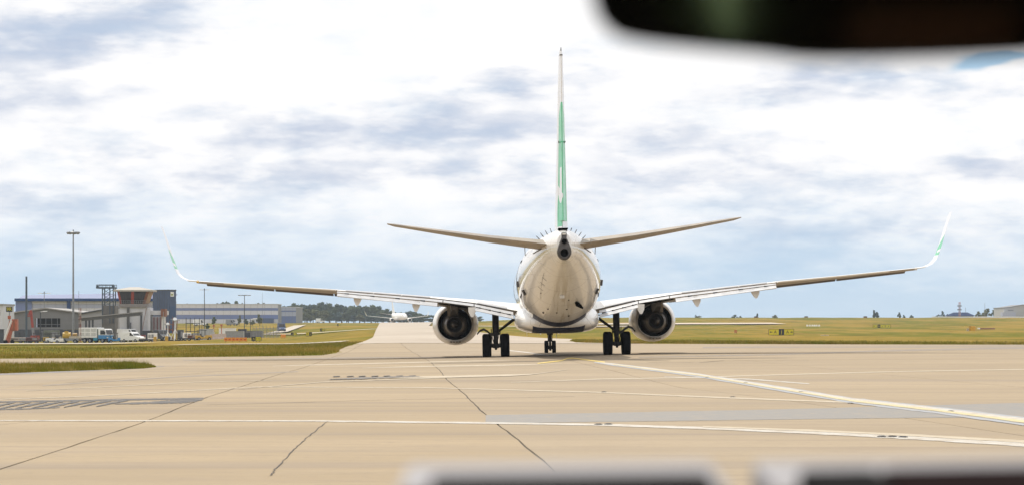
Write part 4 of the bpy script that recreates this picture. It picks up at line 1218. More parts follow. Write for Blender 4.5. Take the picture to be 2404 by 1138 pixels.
M_CONT = mat('container_grey', (0.30, 0.31, 0.31), 0.6, vary=0.15)
M_BLUEBOX = mat('container_navy', (0.025, 0.03, 0.055), 0.6, vary=0.2)

def text_mesh(name, s, size, m, parent, loc, thick=0.01, rz=0.0, align='CENTER'):
    cu = bpy.data.curves.new(name, 'FONT'); cu.body = s; cu.size = size; cu.extrude = thick; cu.align_x = align; cu.align_y = 'CENTER'
    tmp = bpy.data.objects.new('tmp_text', cu); COL.objects.link(tmp)
    dg = bpy.context.evaluated_depsgraph_get()
    me = bpy.data.meshes.new_from_object(tmp.evaluated_get(dg)); bpy.data.objects.remove(tmp)
    me.materials.clear()
    o = obj(name, me, m, parent); o.location = loc; o.rotation_euler = (R(90), 0, rz); return o

# ---------------------------------------------------------------- hangars with banded cladding
def banded(name, label, a, x0, x1, rows, nb, depth, roof_h=0.25, skew=0.0):
    """rows: list of (z0, z1, material); nb bays; every bay of every band is a panel"""
    root = thing(name, label, 'hangar', a.loc)
    ztop = rows[-1][1]
    w = (x1 - x0) / nb
    mb = MB(); mb.box(x0 + .05, x1 - .05, .12, depth, -2.0, ztop - .02); mb.build('body', M_GREYW, root)
    for z0, z1, m in rows:
        pm = MB(); pm.box(.04, w - .04, -.06, .14, z0 + .03, z1 - .03); me = None
        for k in range(nb):
            if me is None:
                o = pm.build('panel', m, root); me = o.data
            else:
                o = obj('panel', me, None, root)
            o.location = (x0 + k * w, 0.012 * ((k * 7) % 3), 0)
    mb = MB(); mb.box(x0 - .2, x1 + .2, -.3, depth + .2, ztop, ztop + roof_h); mb.build('roof', M_CLADL, root)
    return root
a = At(530, 1220)
h1 = banded('hangar', 'long low hangar clad in pale and blue bands in front of the wood', a, a.x(412), a.x(653), [(a.z(764), a.z(748), M_CLADL), (a.z(748), a.z(738), M_CLADB), (a.z(738), a.z(728), M_CLADL), (a.z(728), a.z(722), M_CLADB), (a.z(722), a.z(713.5), M_CLADL)], 15, 18)
mb = MB(); mb.box(a.x(618), a.x(643), -6, -.1, -1, a.z(746)); mb.build('annex', M_SLATE, h1)
a = At(674, 1250)
banded('hangar', 'small banded blue hangar at the end of the long hangar, beside the trees', a, a.x(653.5), a.x(695), [(a.z(766), a.z(741), M_CLADB), (a.z(741), a.z(731), M_CLADLAV), (a.z(731), a.z(728), M_CLADB), (a.z(728), a.z(720.5), M_CLADLAV)], 5, 40)
a = At(236, 900)
h3 = banded('hangar', 'large pale hangar with a navy eaves band behind the gabled grey shed', a, a.x(40), a.x(402), [(a.z(768), a.z(737), M_CLADLAV), (a.z(737), a.z(722), M_CLADL), (a.z(722), a.z(713), M_CLADLAV), (a.z(713), a.z(706), M_CLADL)], 20, 14, 0.1)
mb = MB(); mb.box(a.x(36), a.x(404), -1.6, -.1, a.z(706), a.z(699.5)); mb.box(a.x(158), a.x(166), -.9, -.1, a.z(726), a.z(706)); mb.build('eaves_band', M_NAVY, h3)
mb = MB(); mb.box(a.x(37), a.x(75), -.5, -.1, a.z(750), a.z(706)); mb.build('end_bay', M_CLADB, h3)
rw = (a.x(404) - a.x(37)) / 22
pm = MB(); pm.hexa([(.04, -1.4, a.z(699.4)), (rw - .04, -1.4, a.z(699.4)), (rw - .04, 14, a.z(688)), (.04, 14, a.z(688)), (.04, -1.4, a.z(698.6)), (rw - .04, -1.4, a.z(698.6)), (rw - .04, 14, a.z(685.5)), (.04, 14, a.z(685.5))])
me = None
for k in range(22):
    if me is None: o = pm.build('roof_panel', mat('roof_lavender', (0.30, 0.33, 0.46), .95, vary=.06, spec=.05), h3); me = o.data
    else: o = obj('roof_panel', me, None, h3)
    o.location = (a.x(37) + k * rw, 0, -0.05 * abs(k - 15))

# ---------------------------------------------------------------- slate-blue box hangar with a white logo square
a = At(397, 700)
hb = thing('hangar', 'dark slate blue box hangar with a white square sign near its top', 'hangar', a.loc)
zt = a.z(681); wl_, wr = -a.x(355), a.x(412)
mb = MB(); mb.prism([(0, 0), (wr, wr * .75), (wr - wl_, wr * .75 + wl_ * .6), (-wl_, wl_ * .6)], -2, zt, 'z'); mb.build('wall', M_SLATE, hb)
mb = MB(); mb.prism([(0, -.18), (wr + .1, wr * .75 - .1), (wr - wl_, wr * .75 + wl_ * .6), (-wl_ - .1, wl_ * .6 - .1)], zt, zt + .25, 'z'); mb.build('roof', M_GREYD, hb)
mb = MB(); t = .12
mb.prism([(.25, .02 - t), (wr - 1.0 * .2, wr * .75 - t - .16), (wr - .2, wr * .75 - .1), (.25, .14)], -1.0, a.z(718), 'z'); mb.build('door', M_SLATED, hb)
mb = MB(); mb.prism([(.35, .18 - t * 1.6), (1.15, .78 - t * 1.6), (1.15, .82), (.35, .22)], a.z(695), a.z(684), 'z'); s_ = mb.build('sign', M_VWHITE, hb)
mb = MB(); mb.prism([(.5, .30 - t * 2.2), (.95, .64 - t * 2.2), (.95, .64), (.5, .30)], a.z(692.5), a.z(688.5), 'z'); mb.build('emblem', mat('emblem_olive', (0.30, 0.34, 0.10), 0.5), s_)
pm = MB(); pm.prism([(0, 0), (.06, .0), (.06, .12), (0, .12)], 0, zt - .1, 'z'); me = None
for k in range(1, 7):
    f = k / 7
    if me is None: o = pm.build('rib', M_GREYD, hb); me = o.data
    else: o = obj('rib', me, None, hb)
    o.location = (-wl_ * f, wl_ * .6 * f - .09, 0)

# ---------------------------------------------------------------- gabled grey shed
a = At(108, 566)
sh = thing('shed', 'grey gabled shed with a dark upper opening in its front wall', 'building', a.loc)
xl, xr, ze, zr = a.x(30), a.x(187), a.z(734), a.z(723.5)
ox0, ox1, oz0, oz1 = a.x(82), a.x(141.5), a.z(767), a.z(746)
mb = MB()
mb.prism([(xl, a.z(772)), (ox0, a.z(772)), (ox0, ze + (zr - ze) * .66), (xl, ze)], 0, .3, 'y')
mb.prism([(ox1, a.z(772)), (xr, a.z(772)), (xr, ze), (ox1, ze + (zr - ze) * .58)], 0, .3, 'y')
mb.prism([(ox0, oz1), (ox1, oz1), (ox1, ze + (zr - ze) * .58), (0, zr), (ox0, ze + (zr - ze) * .66)], 0, .3, 'y')
mb.box(ox0, ox1, 0, .3, a.z(772), oz0)
mb.box(xl, xl + .3, .3, 26, -1, ze); mb.box(xr - .3, xr, .3, 26, -1, ze); mb.build('wall', M_GREYW, sh)
mb = MB(); mb.hexa([(xl - .4, -.5, ze - .05), (0, -.5, zr), (0, 27, zr), (xl - .4, 27, ze - .05), (xl - .4, -.5, ze + .18), (0, -.5, zr + .22), (0, 27, zr + .22), (xl - .4, 27, ze + .18)])
mb.hexa([(0.01, -.5, zr), (xr + .4, -.5, ze - .05), (xr + .4, 27, ze - .05), (0.01, 27, zr), (0.01, -.5, zr + .22), (xr + .4, -.5, ze + .18), (xr + .4, 27, ze + .18), (0.01, 27, zr + .22)]); mb.build('roof', M_ROOFG, sh)
mb = MB(); mb.box(ox0, ox1, 3.0, 3.2, oz0 - .5, oz1 + .5); mb.build('dark_interior', M_BLACKP, sh)
nb = 10; w = (xr - xl) / nb; pm = MB(); pm.box(.03, w - .03, -.12, .2, -1.0, a.z(772) - .02); me = None
for k in range(nb):
    if me is None: o = pm.build('panel', M_GREYD, sh); me = o.data
    else: o = obj('panel', me, None, sh)
    o.location = (xl + k * w, 0.01 * (k % 2), 0)
mb = MB()
for k in range(4): mb.box(ox0 + 1 + k * 1.2, ox0 + 1.06 + k * 1.2, .1, .2, oz0, oz1)
mb.box(ox0, ox1, .1, .2, oz0 + .55, oz0 + .62); mb.build('mullion', M_STEELG, sh)

# ---------------------------------------------------------------- lean-to workshop between shed and tower
a = At(215, 560)
ws = thing('workshop', 'pale grey workshop with a sloping roof left of the control tower', 'building', a.loc)
mb = MB(); mb.prism([(a.x(183), -1), (a.x(262), -1), (a.x(262), a.z(722)), (a.x(183), a.z(736))], 4, 22, 'y'); mb.build('wall', mat('mid_grey_wall', (0.33, 0.33, 0.35), 0.6, vary=0.06), ws)
mb = MB(); mb.hexa([(a.x(180), 3.5, a.z(736)), (a.x(263), 3.5, a.z(722)), (a.x(263), 23, a.z(722)), (a.x(180), 23, a.z(736)), (a.x(180), 3.5, a.z(733.5)), (a.x(263), 3.5, a.z(719.5)), (a.x(263), 23, a.z(719.5)), (a.x(180), 23, a.z(733.5))]); mb.build('roof', M_GREYD, ws)
mb = MB(); mb.hexa([(a.x(222), 2, a.z(775)), (a.x(226), 2, a.z(775)), (a.x(250), 2, a.z(758)), (a.x(246), 2, a.z(758)), (a.x(222), 2.8, a.z(773)), (a.x(226), 2.8, a.z(773)), (a.x(250), 2.8, a.z(756)), (a.x(246), 2.8, a.z(756))]); mb.build('stair', M_STEELG, ws)

# ---------------------------------------------------------------- concrete stair tower with lattice platform
a = At(254, 540)
stt = thing('stair_tower', 'brown-grey concrete stair tower carrying a dark steel lookout frame', 'tower', a.loc)
mb = MB(); mb.box(a.x(239), a.x(271), 0, 4, -1, a.z(716)); mb.build('wall', M_CONCW, stt)
z0, z1 = a.z(716), a.z(676)
legs = [(a.x(240.5), 0), (a.x(258), 0), (a.x(266), 0), (a.x(240.5), 3), (a.x(266), 3)]
for lx, ly in legs:
    mb = MB(); mb.bar((lx, ly, z0 - 3.5), (lx, ly, z1), .2, .2); mb.build('leg', M_STEELB, stt)
mb = MB()
for k in range(3):
    za, zb = z0 + (z1 - z0) * k / 3, z0 + (z1 - z0) * (k + 1) / 3
    mb.tube((legs[0][0], 0, za), (legs[1][0], 0, zb), .05, n=5); mb.tube((legs[1][0], 0, za), (legs[0][0], 0, zb), .05, n=5)
    mb.tube((legs[0][0], 3, za), (legs[4][0], 3, zb), .05, n=5); mb.bar((legs[0][0], 0, zb), (legs[2][0], 0, zb), .08, .08)
mb.build('bracing', M_STEELB, stt)
mb = MB(); mb.box(a.x(226), a.x(269), -.5, 3.5, z1, z1 + .28); mb.build('platform', M_STEELB, stt)
mb = MB(); zt = a.z(667)
for px in (227, 231, 242, 252, 259, 264, 268):
    for yy in (-.45, 3.4): mb.tube((a.x(px), yy, z1 + .28), (a.x(px), yy, zt), .045, n=5)
for zz in (zt, z1 + .6):
    for yy in (-.45, 3.4): mb.bar((a.x(226.5), yy, zz), (a.x(268.5), yy, zz), .05, .06)
mb.box(a.x(227), a.x(231), -.4, .6, z1 + .28, zt - .1); mb.box(a.x(263), a.x(268), -.4, .6, z1 + .28, zt - .15); mb.build('railing', M_STEELB, stt)

# ---------------------------------------------------------------- old control tower
a = At(313, 530)
ct = thing('control_tower', 'squat control tower with a pale hipped roof, red posts and outward sloping windows', 'tower', a.loc)
mb = MB(); mb.box(a.x(281), a.x(346), 0, 5.2, -1, a.z(720)); mb.build('shaft', M_WHITEW, ct)
mb = MB(); mb.box(a.x(279), a.x(347), -.5, 5.7, a.z(720), a.z(712)); mb.build('floor_slab', mat('slab_grey', (0.24, 0.22, 0.21), 0.7), ct)
zb, ztp = a.z(712), a.z(682.5)
bx0, bx1, tx0, tx1 = a.x(281.5), a.x(341), a.x(276), a.x(351)
mb = MB(); mb.hexa([(bx0 + .1, .1, zb), (bx1 - .1, .1, zb), (bx1 - .1, 5.0, zb), (bx0 + .1, 5.0, zb), (tx0 + .15, -.5, ztp), (tx1 - .15, -.5, ztp), (tx1 - .15, 5.6, ztp), (tx0 + .15, 5.6, ztp)]); mb.build('cab_core', M_BLACKP, ct)
npan = 6
for k in range(npan):
    f0, f1 = k / npan, (k + 1) / npan
    mb = MB(); e = .05
    def pt(f, z_): 
        q = (z_ - zb) / (ztp - zb); return (bx0 + (bx1 - bx0) * f + ((tx0 - bx0) * (1 - f) + (tx1 - bx1) * f) * q, 0.02 - .6 * q - .03, z_)
    p = [pt(f0 + .012, zb + .1), pt(f1 - .012, zb + .1), pt(f1 - .012, ztp - .08), pt(f0 + .012, ztp - .08)]
    q = [(v[0], v[1] + .06, v[2]) for v in p]
    mb.hexa([p[0], p[1], q[1], q[0], p[3], p[2], q[2], q[3]]); mb.build('window', M_WINDK, ct)
for fx, wd, m_ in ((0.0, .42, M_REDP), (.49, .55, M_REDP), (1.0, .5, M_TIMB)):
    mb = MB(); A0 = pt(fx, zb); A1 = pt(fx, ztp); sgn = 1 if fx < .9 else -1
    if fx == .49: A0 = (A0[0] - wd / 2, A0[1], A0[2]); A1 = (A1[0] - wd / 2, A1[1], A1[2])
    mb.hexa([(A0[0], A0[1] - .12, A0[2]), (A0[0] + sgn * wd, A0[1] - .12, A0[2]), (A0[0] + sgn * wd, A0[1] + .2, A0[2]), (A0[0], A0[1] + .2, A0[2]), (A1[0], A1[1] - .12, A1[2]), (A1[0] + sgn * wd, A1[1] - .12, A1[2]), (A1[0] + sgn * wd, A1[1] + .2, A1[2]), (A1[0], A1[1] + .2, A1[2])])
    mb.build('post', m_, ct)
mb = MB(); mb.hexa([(bx1 - .02, -.1, zb), (bx1 + .06, -.1, zb), (bx1 + .06, 5, zb), (bx1 - .02, 5, zb), (tx1 - .02, -.7, ztp), (tx1 + .06, -.7, ztp), (tx1 + .06, 5.6, ztp), (tx1 - .02, 5.6, ztp)]); mb.build('side_panel', mat('tan_panel', (0.30, 0.18, 0.10), 0.6), ct)
ev, pk = a.z(681), a.z(672.5)
x0, x1 = a.x(268.5), a.x(358.5); cx = a.x(312)
mb = MB(); mb.box(x0, x1, -1.4, 6.4, ev - .18, ev + .12)
mb.add([(x0, -1.4, ev + .12), (x1, -1.4, ev + .12), (x1, 6.4, ev + .12), (x0, 6.4, ev + .12), (cx - .9, 2.3, pk), (cx + .9, 2.3, pk)], [(0, 1, 5, 4), (1, 2, 5), (2, 3, 4, 5), (3, 0, 4)]); mb.build('roof', mat('roof_pale', (0.42, 0.39, 0.34), 0.7, vary=0.08), ct)
mb = MB(); zr0, zr1 = zb + .02, a.z(704)
for k in range(13): mb.tube((a.x(281) + (a.x(341) - a.x(281)) * k / 12, -.45, zr0), (a.x(281) + (a.x(341) - a.x(281)) * k / 12, -.45, zr1), .03, n=5)
for zz in (zr1, (zr0 + zr1) / 2): mb.bar((a.x(280), -.45, zz), (a.x(342), -.45, zz), .05, .05)
mb.build('railing', M_STEELG, ct)
mb = MB(); mb.box(a.x(298.5), a.x(304), -.5, -.02, a.z(771), a.z(721)); mb.box(a.x(281), a.x(304), -.5, -.02, a.z(776), a.z(771)); mb.build('duct', M_DUCTG, ct)
mb = MB(); mb.box(a.x(306), a.x(308), -.3, -.02, a.z(779), a.z(756)); mb.box(a.x(330), a.x(333), -.4, -.02, a.z(776), a.z(736)); mb.build('pipe', M_STEELD, ct)
# annex on the tower's right
mb = MB(); mb.box(a.x(346.3), a.x(353), -.3, 4, a.z(775), a.z(722)); mb.box(a.x(353.2), a.x(384), .5, 8, a.z(738), a.z(728)); mb.build('annex', M_WHITEW, ct)
mb = MB(); mb.box(a.x(332), a.x(353), -.6, 4, -1, a.z(775.2)); mb.build('plinth', M_GREYD, ct)
mb = MB(); mb.box(a.x(355), a.x(377), .5, 8, a.z(777), a.z(742)); mb.build('annex', M_WHITEW, ct)
for k in range(6):
    mb = MB(); xx = a.x(355) + k * (a.x(379) - a.x(355)) / 6; mb.box(xx + .05, xx + (a.x(379) - a.x(355)) / 6 - .05, .2, .49, a.z(774), a.z(743)); mb.build('shutter', mat('shutter_maroon', (0.20, 0.10, 0.10), 0.6) if k % 2 else mat('shutter_grey', (0.30, 0.29, 0.30), 0.6), ct)
mb = MB(); mb.box(a.x(377.5), a.x(388), 0, 3, a.z(742), a.z(724)); mb.build('rusty_hood', M_TIMB, ct)
mb = MB(); mb.bar((a.x(333), -.7, a.z(785)), (a.x(345), -.7, a.z(722)), .12, .12); mb.build('leaning_pole', mat('pink_steel', (0.30, 0.20, 0.18), 0.6), ct)

# covered gallery sloping up to the tower
a = At(265, 522)
gl = thing('covered_gallery', 'long dark sloping covered gallery rising to the control tower', 'walkway', a.loc)
mb = MB(); mb.hexa([(a.x(184), 0, a.z(753)), (a.x(331), 0, a.z(739)), (a.x(331), 2.2, a.z(739)), (a.x(184), 2.2, a.z(753)), (a.x(184), 0, a.z(746.5)), (a.x(331), 0, a.z(732)), (a.x(331), 2.2, a.z(732)), (a.x(184), 2.2, a.z(746.5))]); mb.build('gallery', M_DUCTG, gl)
mb = MB(); mb.hexa([(a.x(183), -.25, a.z(746.3)), (a.x(332), -.25, a.z(731.8)), (a.x(332), 2.4, a.z(731.8)), (a.x(183), 2.4, a.z(746.3)), (a.x(183), -.25, a.z(744.5)), (a.x(332), -.25, a.z(730)), (a.x(332), 2.4, a.z(730)), (a.x(183), 2.4, a.z(744.5))]); mb.build('roof', M_ROOFG, gl)
for px in (201, 209, 217):
    mb = MB(); mb.box(a.x(px) - .16, a.x(px) + .16, .3, .6, a.z(800), a.z(748)); mb.build('post', M_STEELD, gl)
mb = MB(); mb.box(a.x(329), a.x(333), .1, .6, a.z(800), a.z(739)); mb.build('post', M_STEELD, gl)

# ---------------------------------------------------------------- corner of the building at the frame edge
a = At(-10, 520)
tb = thing('terminal_building', 'pale building corner at the very edge beside the stand number sign', 'building', a.loc)
mb = MB(); mb.box(a.x(-150), a.x(6.5), 0, 12, -1, a.z(716)); mb.build('wall', M_CLADL, tb)
mb = MB(); mb.box(a.x(-152), a.x(8), -.3, 12.3, a.z(716), a.z(712)); mb.build('roof', M_ROOFG, tb)
for k in range(3):
    mb = MB(); mb.box(a.x(-60 + k * 22), a.x(-44 + k * 22), -.06, .05, a.z(740), a.z(726)); mb.build('window', M_WINDK, tb)
a = At(-20, 470)
one('blast_wall', 'low dark grey wall at the left edge under the belt loader', 'wall', MB().box(a.x(-120), a.x(8), 0, .6, -.6, a.z(773)).box(a.x(-120), a.x(9), -.08, .68, a.z(773), a.z(771.5)), M_GREYD).location = a.loc

# ---------------------------------------------------------------- stand sign on a post
a = At(22, 480)
sg_ = thing('stand_sign', 'black stand sign with yellow characters on a thin post', 'sign', a.loc)
mb = MB(); mb.tube((0, 0, -.3), (0, 0, a.z(731)), .09, n=8); mb.build('post', M_STEELG, sg_)
mb = MB(); mb.box(a.x(14.5), a.x(29), -.15, .15, a.z(731), a.z(719)); mb.build('board', M_SIGNK, sg_)
text_mesh('lettering', '9R', 0.86, M_SIGNY, sg_, (0, -.17, a.z(725)), 0.01)
mb = MB(); mb.lathe([(-.3, .28), (.3, .28)], (0, -.1, a.z(744)), 'z', 10, caps=True); mb.build('beacon', M_ORANGE, sg_)

# ---------------------------------------------------------------- belt loader / conveyor on the left
a = At(22, 452)
bl = thing('belt_loader', 'orange and white belt loader with its boom raised, at the left edge', 'loader', a.loc)
mb = MB(); mb.bar((a.x(12), 0, a.z(818)), (a.x(29), 0, a.z(753)), .9, .5); mb.build('boom', M_ORANGE, bl)
mb = MB(); mb.bar((a.x(11), -.6, a.z(797)), (a.x(27), -.6, a.z(752)), .12, .18); mb.bar((a.x(14), -.6, a.z(797)), (a.x(30), -.6, a.z(752)), .08, .08); mb.build('handrail', M_VWHITE, bl)
mb = MB(); mb.box(a.x(29), a.x(41), -.5, .9, a.z(775), a.z(748)); mb.build('hopper', M_ORANGE, bl)
mb = MB(); mb.box(a.x(33), a.x(35.5), -.56, -.5, a.z(773), a.z(750)); mb.box(a.x(28), a.x(41.5), -.58, -.5, a.z(776), a.z(774)); mb.build('hopper_rib', M_TIMB, bl)
mb = MB(); mb.box(a.x(12), a.x(33), -.3, 1.2, a.z(820), a.z(812)); mb.build('chassis', M_CHASS, bl)
for px in (14, 30):
    mb = MB(); mb.lathe([(-.12, .34), (.12, .34)], (a.x(px), -.35, .30), 'y', 14, caps=True); mb.build('wheel', M_RUBBER, bl)

# ---------------------------------------------------------------- red lift arm
a = At(76, 556)
rl = thing('boom_lift', 'red boom lift standing folded in front of the grey shed', 'lift', a.loc)
mb = MB(); mb.bar((a.x(79), -1.2, a.z(768)), (a.x(75), -1.2, a.z(727)), .45, .4); mb.bar((a.x(75), -1.2, a.z(728)), (a.x(71), -1.2, a.z(737)), .35, .35); mb.build('arm', M_REDP, rl)
mb = MB()
for zz in (a.z(741), a.z(736.5)): mb.bar((a.x(66.5), -1.6, zz), (a.x(76), -1.6, zz), .08, .08); mb.bar((a.x(66.5), -.8, zz), (a.x(76), -.8, zz), .08, .08)
for px in (66.5, 71, 76):
    for yy in (-1.6, -.8): mb.bar((a.x(px), yy, a.z(741)), (a.x(px), yy, a.z(736)), .07, .07)
mb.box(a.x(66.5), a.x(76), -1.6, -.8, a.z(742), a.z(741)); mb.build('basket', M_REDP, rl)
mb = MB(); mb.bar((a.x(79), -1.2, a.z(768)), (a.x(84), -1.2, a.z(804)), .5, .5); mb.build('arm', M_STEELG, rl)
mb = MB(); mb.box(a.x(76), a.x(94), -2.2, -.3, .35, 1.2); mb.build('chassis', M_REDP, rl)
for px in (78, 91):
    mb = MB(); mb.lathe([(-.15, .45), (.15, .45)], (a.x(px), -2.25, .42), 'y', 14, caps=True); mb.build('wheel', M_RUBBER, rl)

# ---------------------------------------------------------------- masts and lamp posts
def mast(name, label, px, D, py_top, r0, r1, m, group=None, head=None):
    a = At(px, D); zt = a.z(py_top)
    t = thing(name, label, 'pole' if head is None else 'light mast', a.loc, 0, group)
    mb = MB(); mb.tube((0, 0, -.5), (0, 0, zt), r0, r1, 10); mb.build('pole', m, t)
    if head == 'ring':
        mb = MB(); mb.lathe([(-.1, .9), (.15, .9), (.15, .7), (-.1, .7), (-.1, .9)], (0, 0, zt - .1), 'z', 14); mb.tube((-.8, 0, zt), (.8, 0, zt), .06, n=6); mb.tube((0, -.8, zt), (0, .8, zt), .06, n=6); mb.tube((0, 0, zt), (0, 0, zt + .55), .16, .1, 8); mb.build('crown_ring', M_STEELG, t)
        me = None
        for k in range(8):
            q = 2 * math.pi * k / 8
            if me is None:
                mb = MB(); mb.box(-.28, .28, -.12, .2, -.22, .22); o = mb.build('floodlight', M_STEELG, t, bevel=.04); me = o.data
            else: o = obj('floodlight', me, None, t)
            o.location = (1.08 * math.cos(q), 1.08 * math.sin(q), zt - .08); o.rotation_euler = (R(-35), 0, q - math.pi / 2)
    elif head == 'double':
        mb = MB(); mb.tube((-1.0, 0, zt - .15), (1.0, 0, zt - .15), .05, n=6); mb.tube((0, 0, zt - .2), (0, 0, zt + .25), .12, n=8); mb.build('bracket', m, t)
        for s in (-1, 1):
            mb = MB(); mb.hexa([(s * .55, -.18, zt - .2), (s * 1.45, -.12, zt - .2), (s * 1.45, .12, zt - .2), (s * .55, .18, zt - .2), (s * .55, -.14, zt), (s * 1.4, -.08, zt - .05), (s * 1.4, .08, zt - .05), (s * .55, .14, zt)]); mb.build('lamp', M_VWHITE, t)
    elif head == 'cross':
        mb = MB()
        for q in range(4):
            c, s = math.cos(q * math.pi / 2 + .4), math.sin(q * math.pi / 2 + .4); mb.tube((0, 0, zt - .1), (c * 1.4, s * 1.4, zt), .06, n=6)
        mb.build('bracket', m, t)
        for q in range(4):
            c, s = math.cos(q * math.pi / 2 + .4), math.sin(q * math.pi / 2 + .4)
            mb = MB(); mb.box(c * 1.5 - .4, c * 1.5 + .4, s * 1.5 - .4, s * 1.5 + .4, zt - .12, zt + .1); mb.build('lamp', M_STEELG, t)
    elif head == 'single':
        mb = MB(); mb.tube((0, 0, zt), (.9, -.3, zt + .1), .05, n=6); mb.box(.6, 1.35, -.55, -.1, zt + .02, zt + .2); mb.build('lamp', M_VWHITE, t)
    return t
mast('high_mast_light', 'tall floodlight mast with a ring of lamps, tallest in the yard', 172, 545, 546, .24, .12, M_STEELG, head='ring')
mast('steel_pole', 'thick plain blue-grey pole without a lamp left of the tall floodlight mast', 62, 500, 648, .22, .17, M_STEELB)
mast('lamp_post', 'small twin-armed white lamp post above the grey shed roof', 104, 610, 686, .09, .06, M_STEELG, head='double')
mast('lamp_post', 'dark post with one white lamp in front of the grey shed', 95, 535, 731, .14, .10, M_STEELD, head='single')
mast('aerial', 'thin bare aerial pole right of the tall floodlight mast', 185, 600, 682, .05, .03, M_STEELD)
mast('light_mast', 'twin-armed dark lamp mast behind the left wing near the box hangar', 480, 760, 678, .13, .09, M_STEELD, head='double')
mast('light_mast', 'four-armed dark lamp mast in front of the middle of the long hangar', 574, 800, 692, .12, .09, M_STEELD, head='cross')
mast('aerial', 'thin bare aerial pole near the right end of the long hangar', 616, 820, 686, .05, .03, M_STEELG)
mast('fence_post', 'tall dark scaffold pole in the yard under the left wing', 437, 470, 745, .06, .06, M_STEELD)

# red and white striped lattice pole
a = At(188, 500)
rp = thing('striped_mast', 'thin red and white lattice mast behind the yellow tank trailer', 'mast', a.loc)
n = 9
for k in range(n):
    mb = MB(); z0 = a.z(806) + (a.z(722) - a.z(806)) * k / n; z1 = a.z(806) + (a.z(722) - a.z(806)) * (k + 1) / n
    for dx, dy in ((-.18, 0), (.18, 0), (0, .3)): mb.tube((dx, dy, z0), (dx, dy, z1), .035, n=5)
    mb.tube((-.18, 0, z0), (.18, 0, z1), .02, n=4); mb.tube((.18, 0, z0), (0, .3, z1), .02, n=4)
    mb.build('section', M_PINKB if k % 2 else mat('faded_red', (0.30, 0.12, 0.09), 0.6), rp)

# ---------------------------------------------------------------- vehicles
def wheel(parent, x, y, r=.42, w=.26):
    mb = MB(); mb.lathe([(-w / 2, r * .55), (-w / 2, r * .92), (-w / 2 * .8, r), (w / 2 * .8, r), (w / 2, r * .92), (w / 2, r * .55)], (x, y, r), 'y', 18)
    t = mb.build('wheel', M_RUBBER, parent, smooth=False)
    mb = MB(); mb.lathe([(-w * .42, .001), (-w * .45, r * .55), (w * .45, r * .55), (w * .42, .001)], (x, y, r), 'y', 12); mb.build('rim', M_STEELG, t)
def truck():
    a = At(226, 512)
    t = thing('truck', 'white box truck with a blue and white cab parked in front of the tower', 'truck', a.loc, R(-28))
    mb = MB(); mb.box(-3.1, 3.0, -.45, .45, .55, .85); mb.box(-3.2, -3.1, -1.1, 1.1, .55, .8); mb.build('chassis', M_CHASS, t)
    mb = MB(); mb.box(-3.2, .95, -1.15, 1.15, .98, 2.85); mb.build('box_body', M_VWHITE, t, bevel=.05)
    for k in range(3):
        for s in (-1, 1):
            mb = MB(); mb.box(-2.95 + k * 1.3, -1.85 + k * 1.3, s * 1.15 - .03, s * 1.15 + .03, 1.25, 1.9); mb.build('locker_door', mat('locker_grey', (0.55, 0.55, 0.54), 0.4), t)
            mb = MB(); mb.box(-2.95 + k * 1.3, -1.85 + k * 1.3, s * 1.15 - .03, s * 1.15 + .03, 2.05, 2.65); mb.build('locker_door', mat('locker_grey'), t)
    mb = MB(); mb.box(.9, 1.25, -1.1, 1.1, 1.1, 2.6); mb.build('pump_bay', M_GREENB, t)
    mb = MB(); mb.prism([(1.3, .75), (3.05, .75), (3.12, 1.45), (1.3, 1.45)], -1.15, 1.15, 'y'); mb.build('cab_lower', M_VBLUE, t, bevel=.04)
    mb = MB(); mb.prism([(1.3, 1.45), (3.12, 1.45), (2.82, 2.5), (2.6, 2.62), (1.3, 2.62)], -1.13, 1.13, 'y'); mb.build('cab', M_VWHITE, t, bevel=.05)
    mb = MB(); mb.hexa([(3.11, -1.0, 1.55), (3.11, 1.0, 1.55), (3.05, 1.0, 1.55), (3.05, -1.0, 1.55), (2.86, -.95, 2.4), (2.86, .95, 2.4), (2.8, .95, 2.4), (2.8, -.95, 2.4)]); mb.build('windscreen', M_WINDK, t)
    for s in (-1, 1):
        mb = MB(); mb.hexa([(1.75, s * 1.11, 1.55), (2.9, s * 1.11, 1.55), (2.9, s * 1.15, 1.55), (1.75, s * 1.15, 1.55), (1.75, s * 1.11, 2.35), (2.7, s * 1.11, 2.35), (2.7, s * 1.15, 2.35), (1.75, s * 1.15, 2.35)]); mb.build('side_window', M_WINDK, t)
        mb = MB(); mb.box(3.1, 3.18, s * .8 - .18, s * .8 + .18, .9, 1.1); mb.build('headlight', M_LAMP, t)
        mb = MB(); mb.box(2.85, 2.95, s * 1.28 - .1, s * 1.28 + .1, 1.7, 2.1); mb.build('mirror', M_BLACKP, t)
        wheel(t, 2.2, s * .98, .46); wheel(t, -1.9, s * .98, .46); wheel(t, -.7, s * .98, .46)
    mb = MB(); mb.box(3.05, 3.22, -1.15, 1.15, .5, .78); mb.build('bumper', M_BLACKP, t)
    mb = MB(); mb.box(.2, 1.1, -1.22, -1.0, .45, .95); mb.build('tank', mat('teal_tank', (0.02, 0.25, 0.38), 0.5), t)
truck()
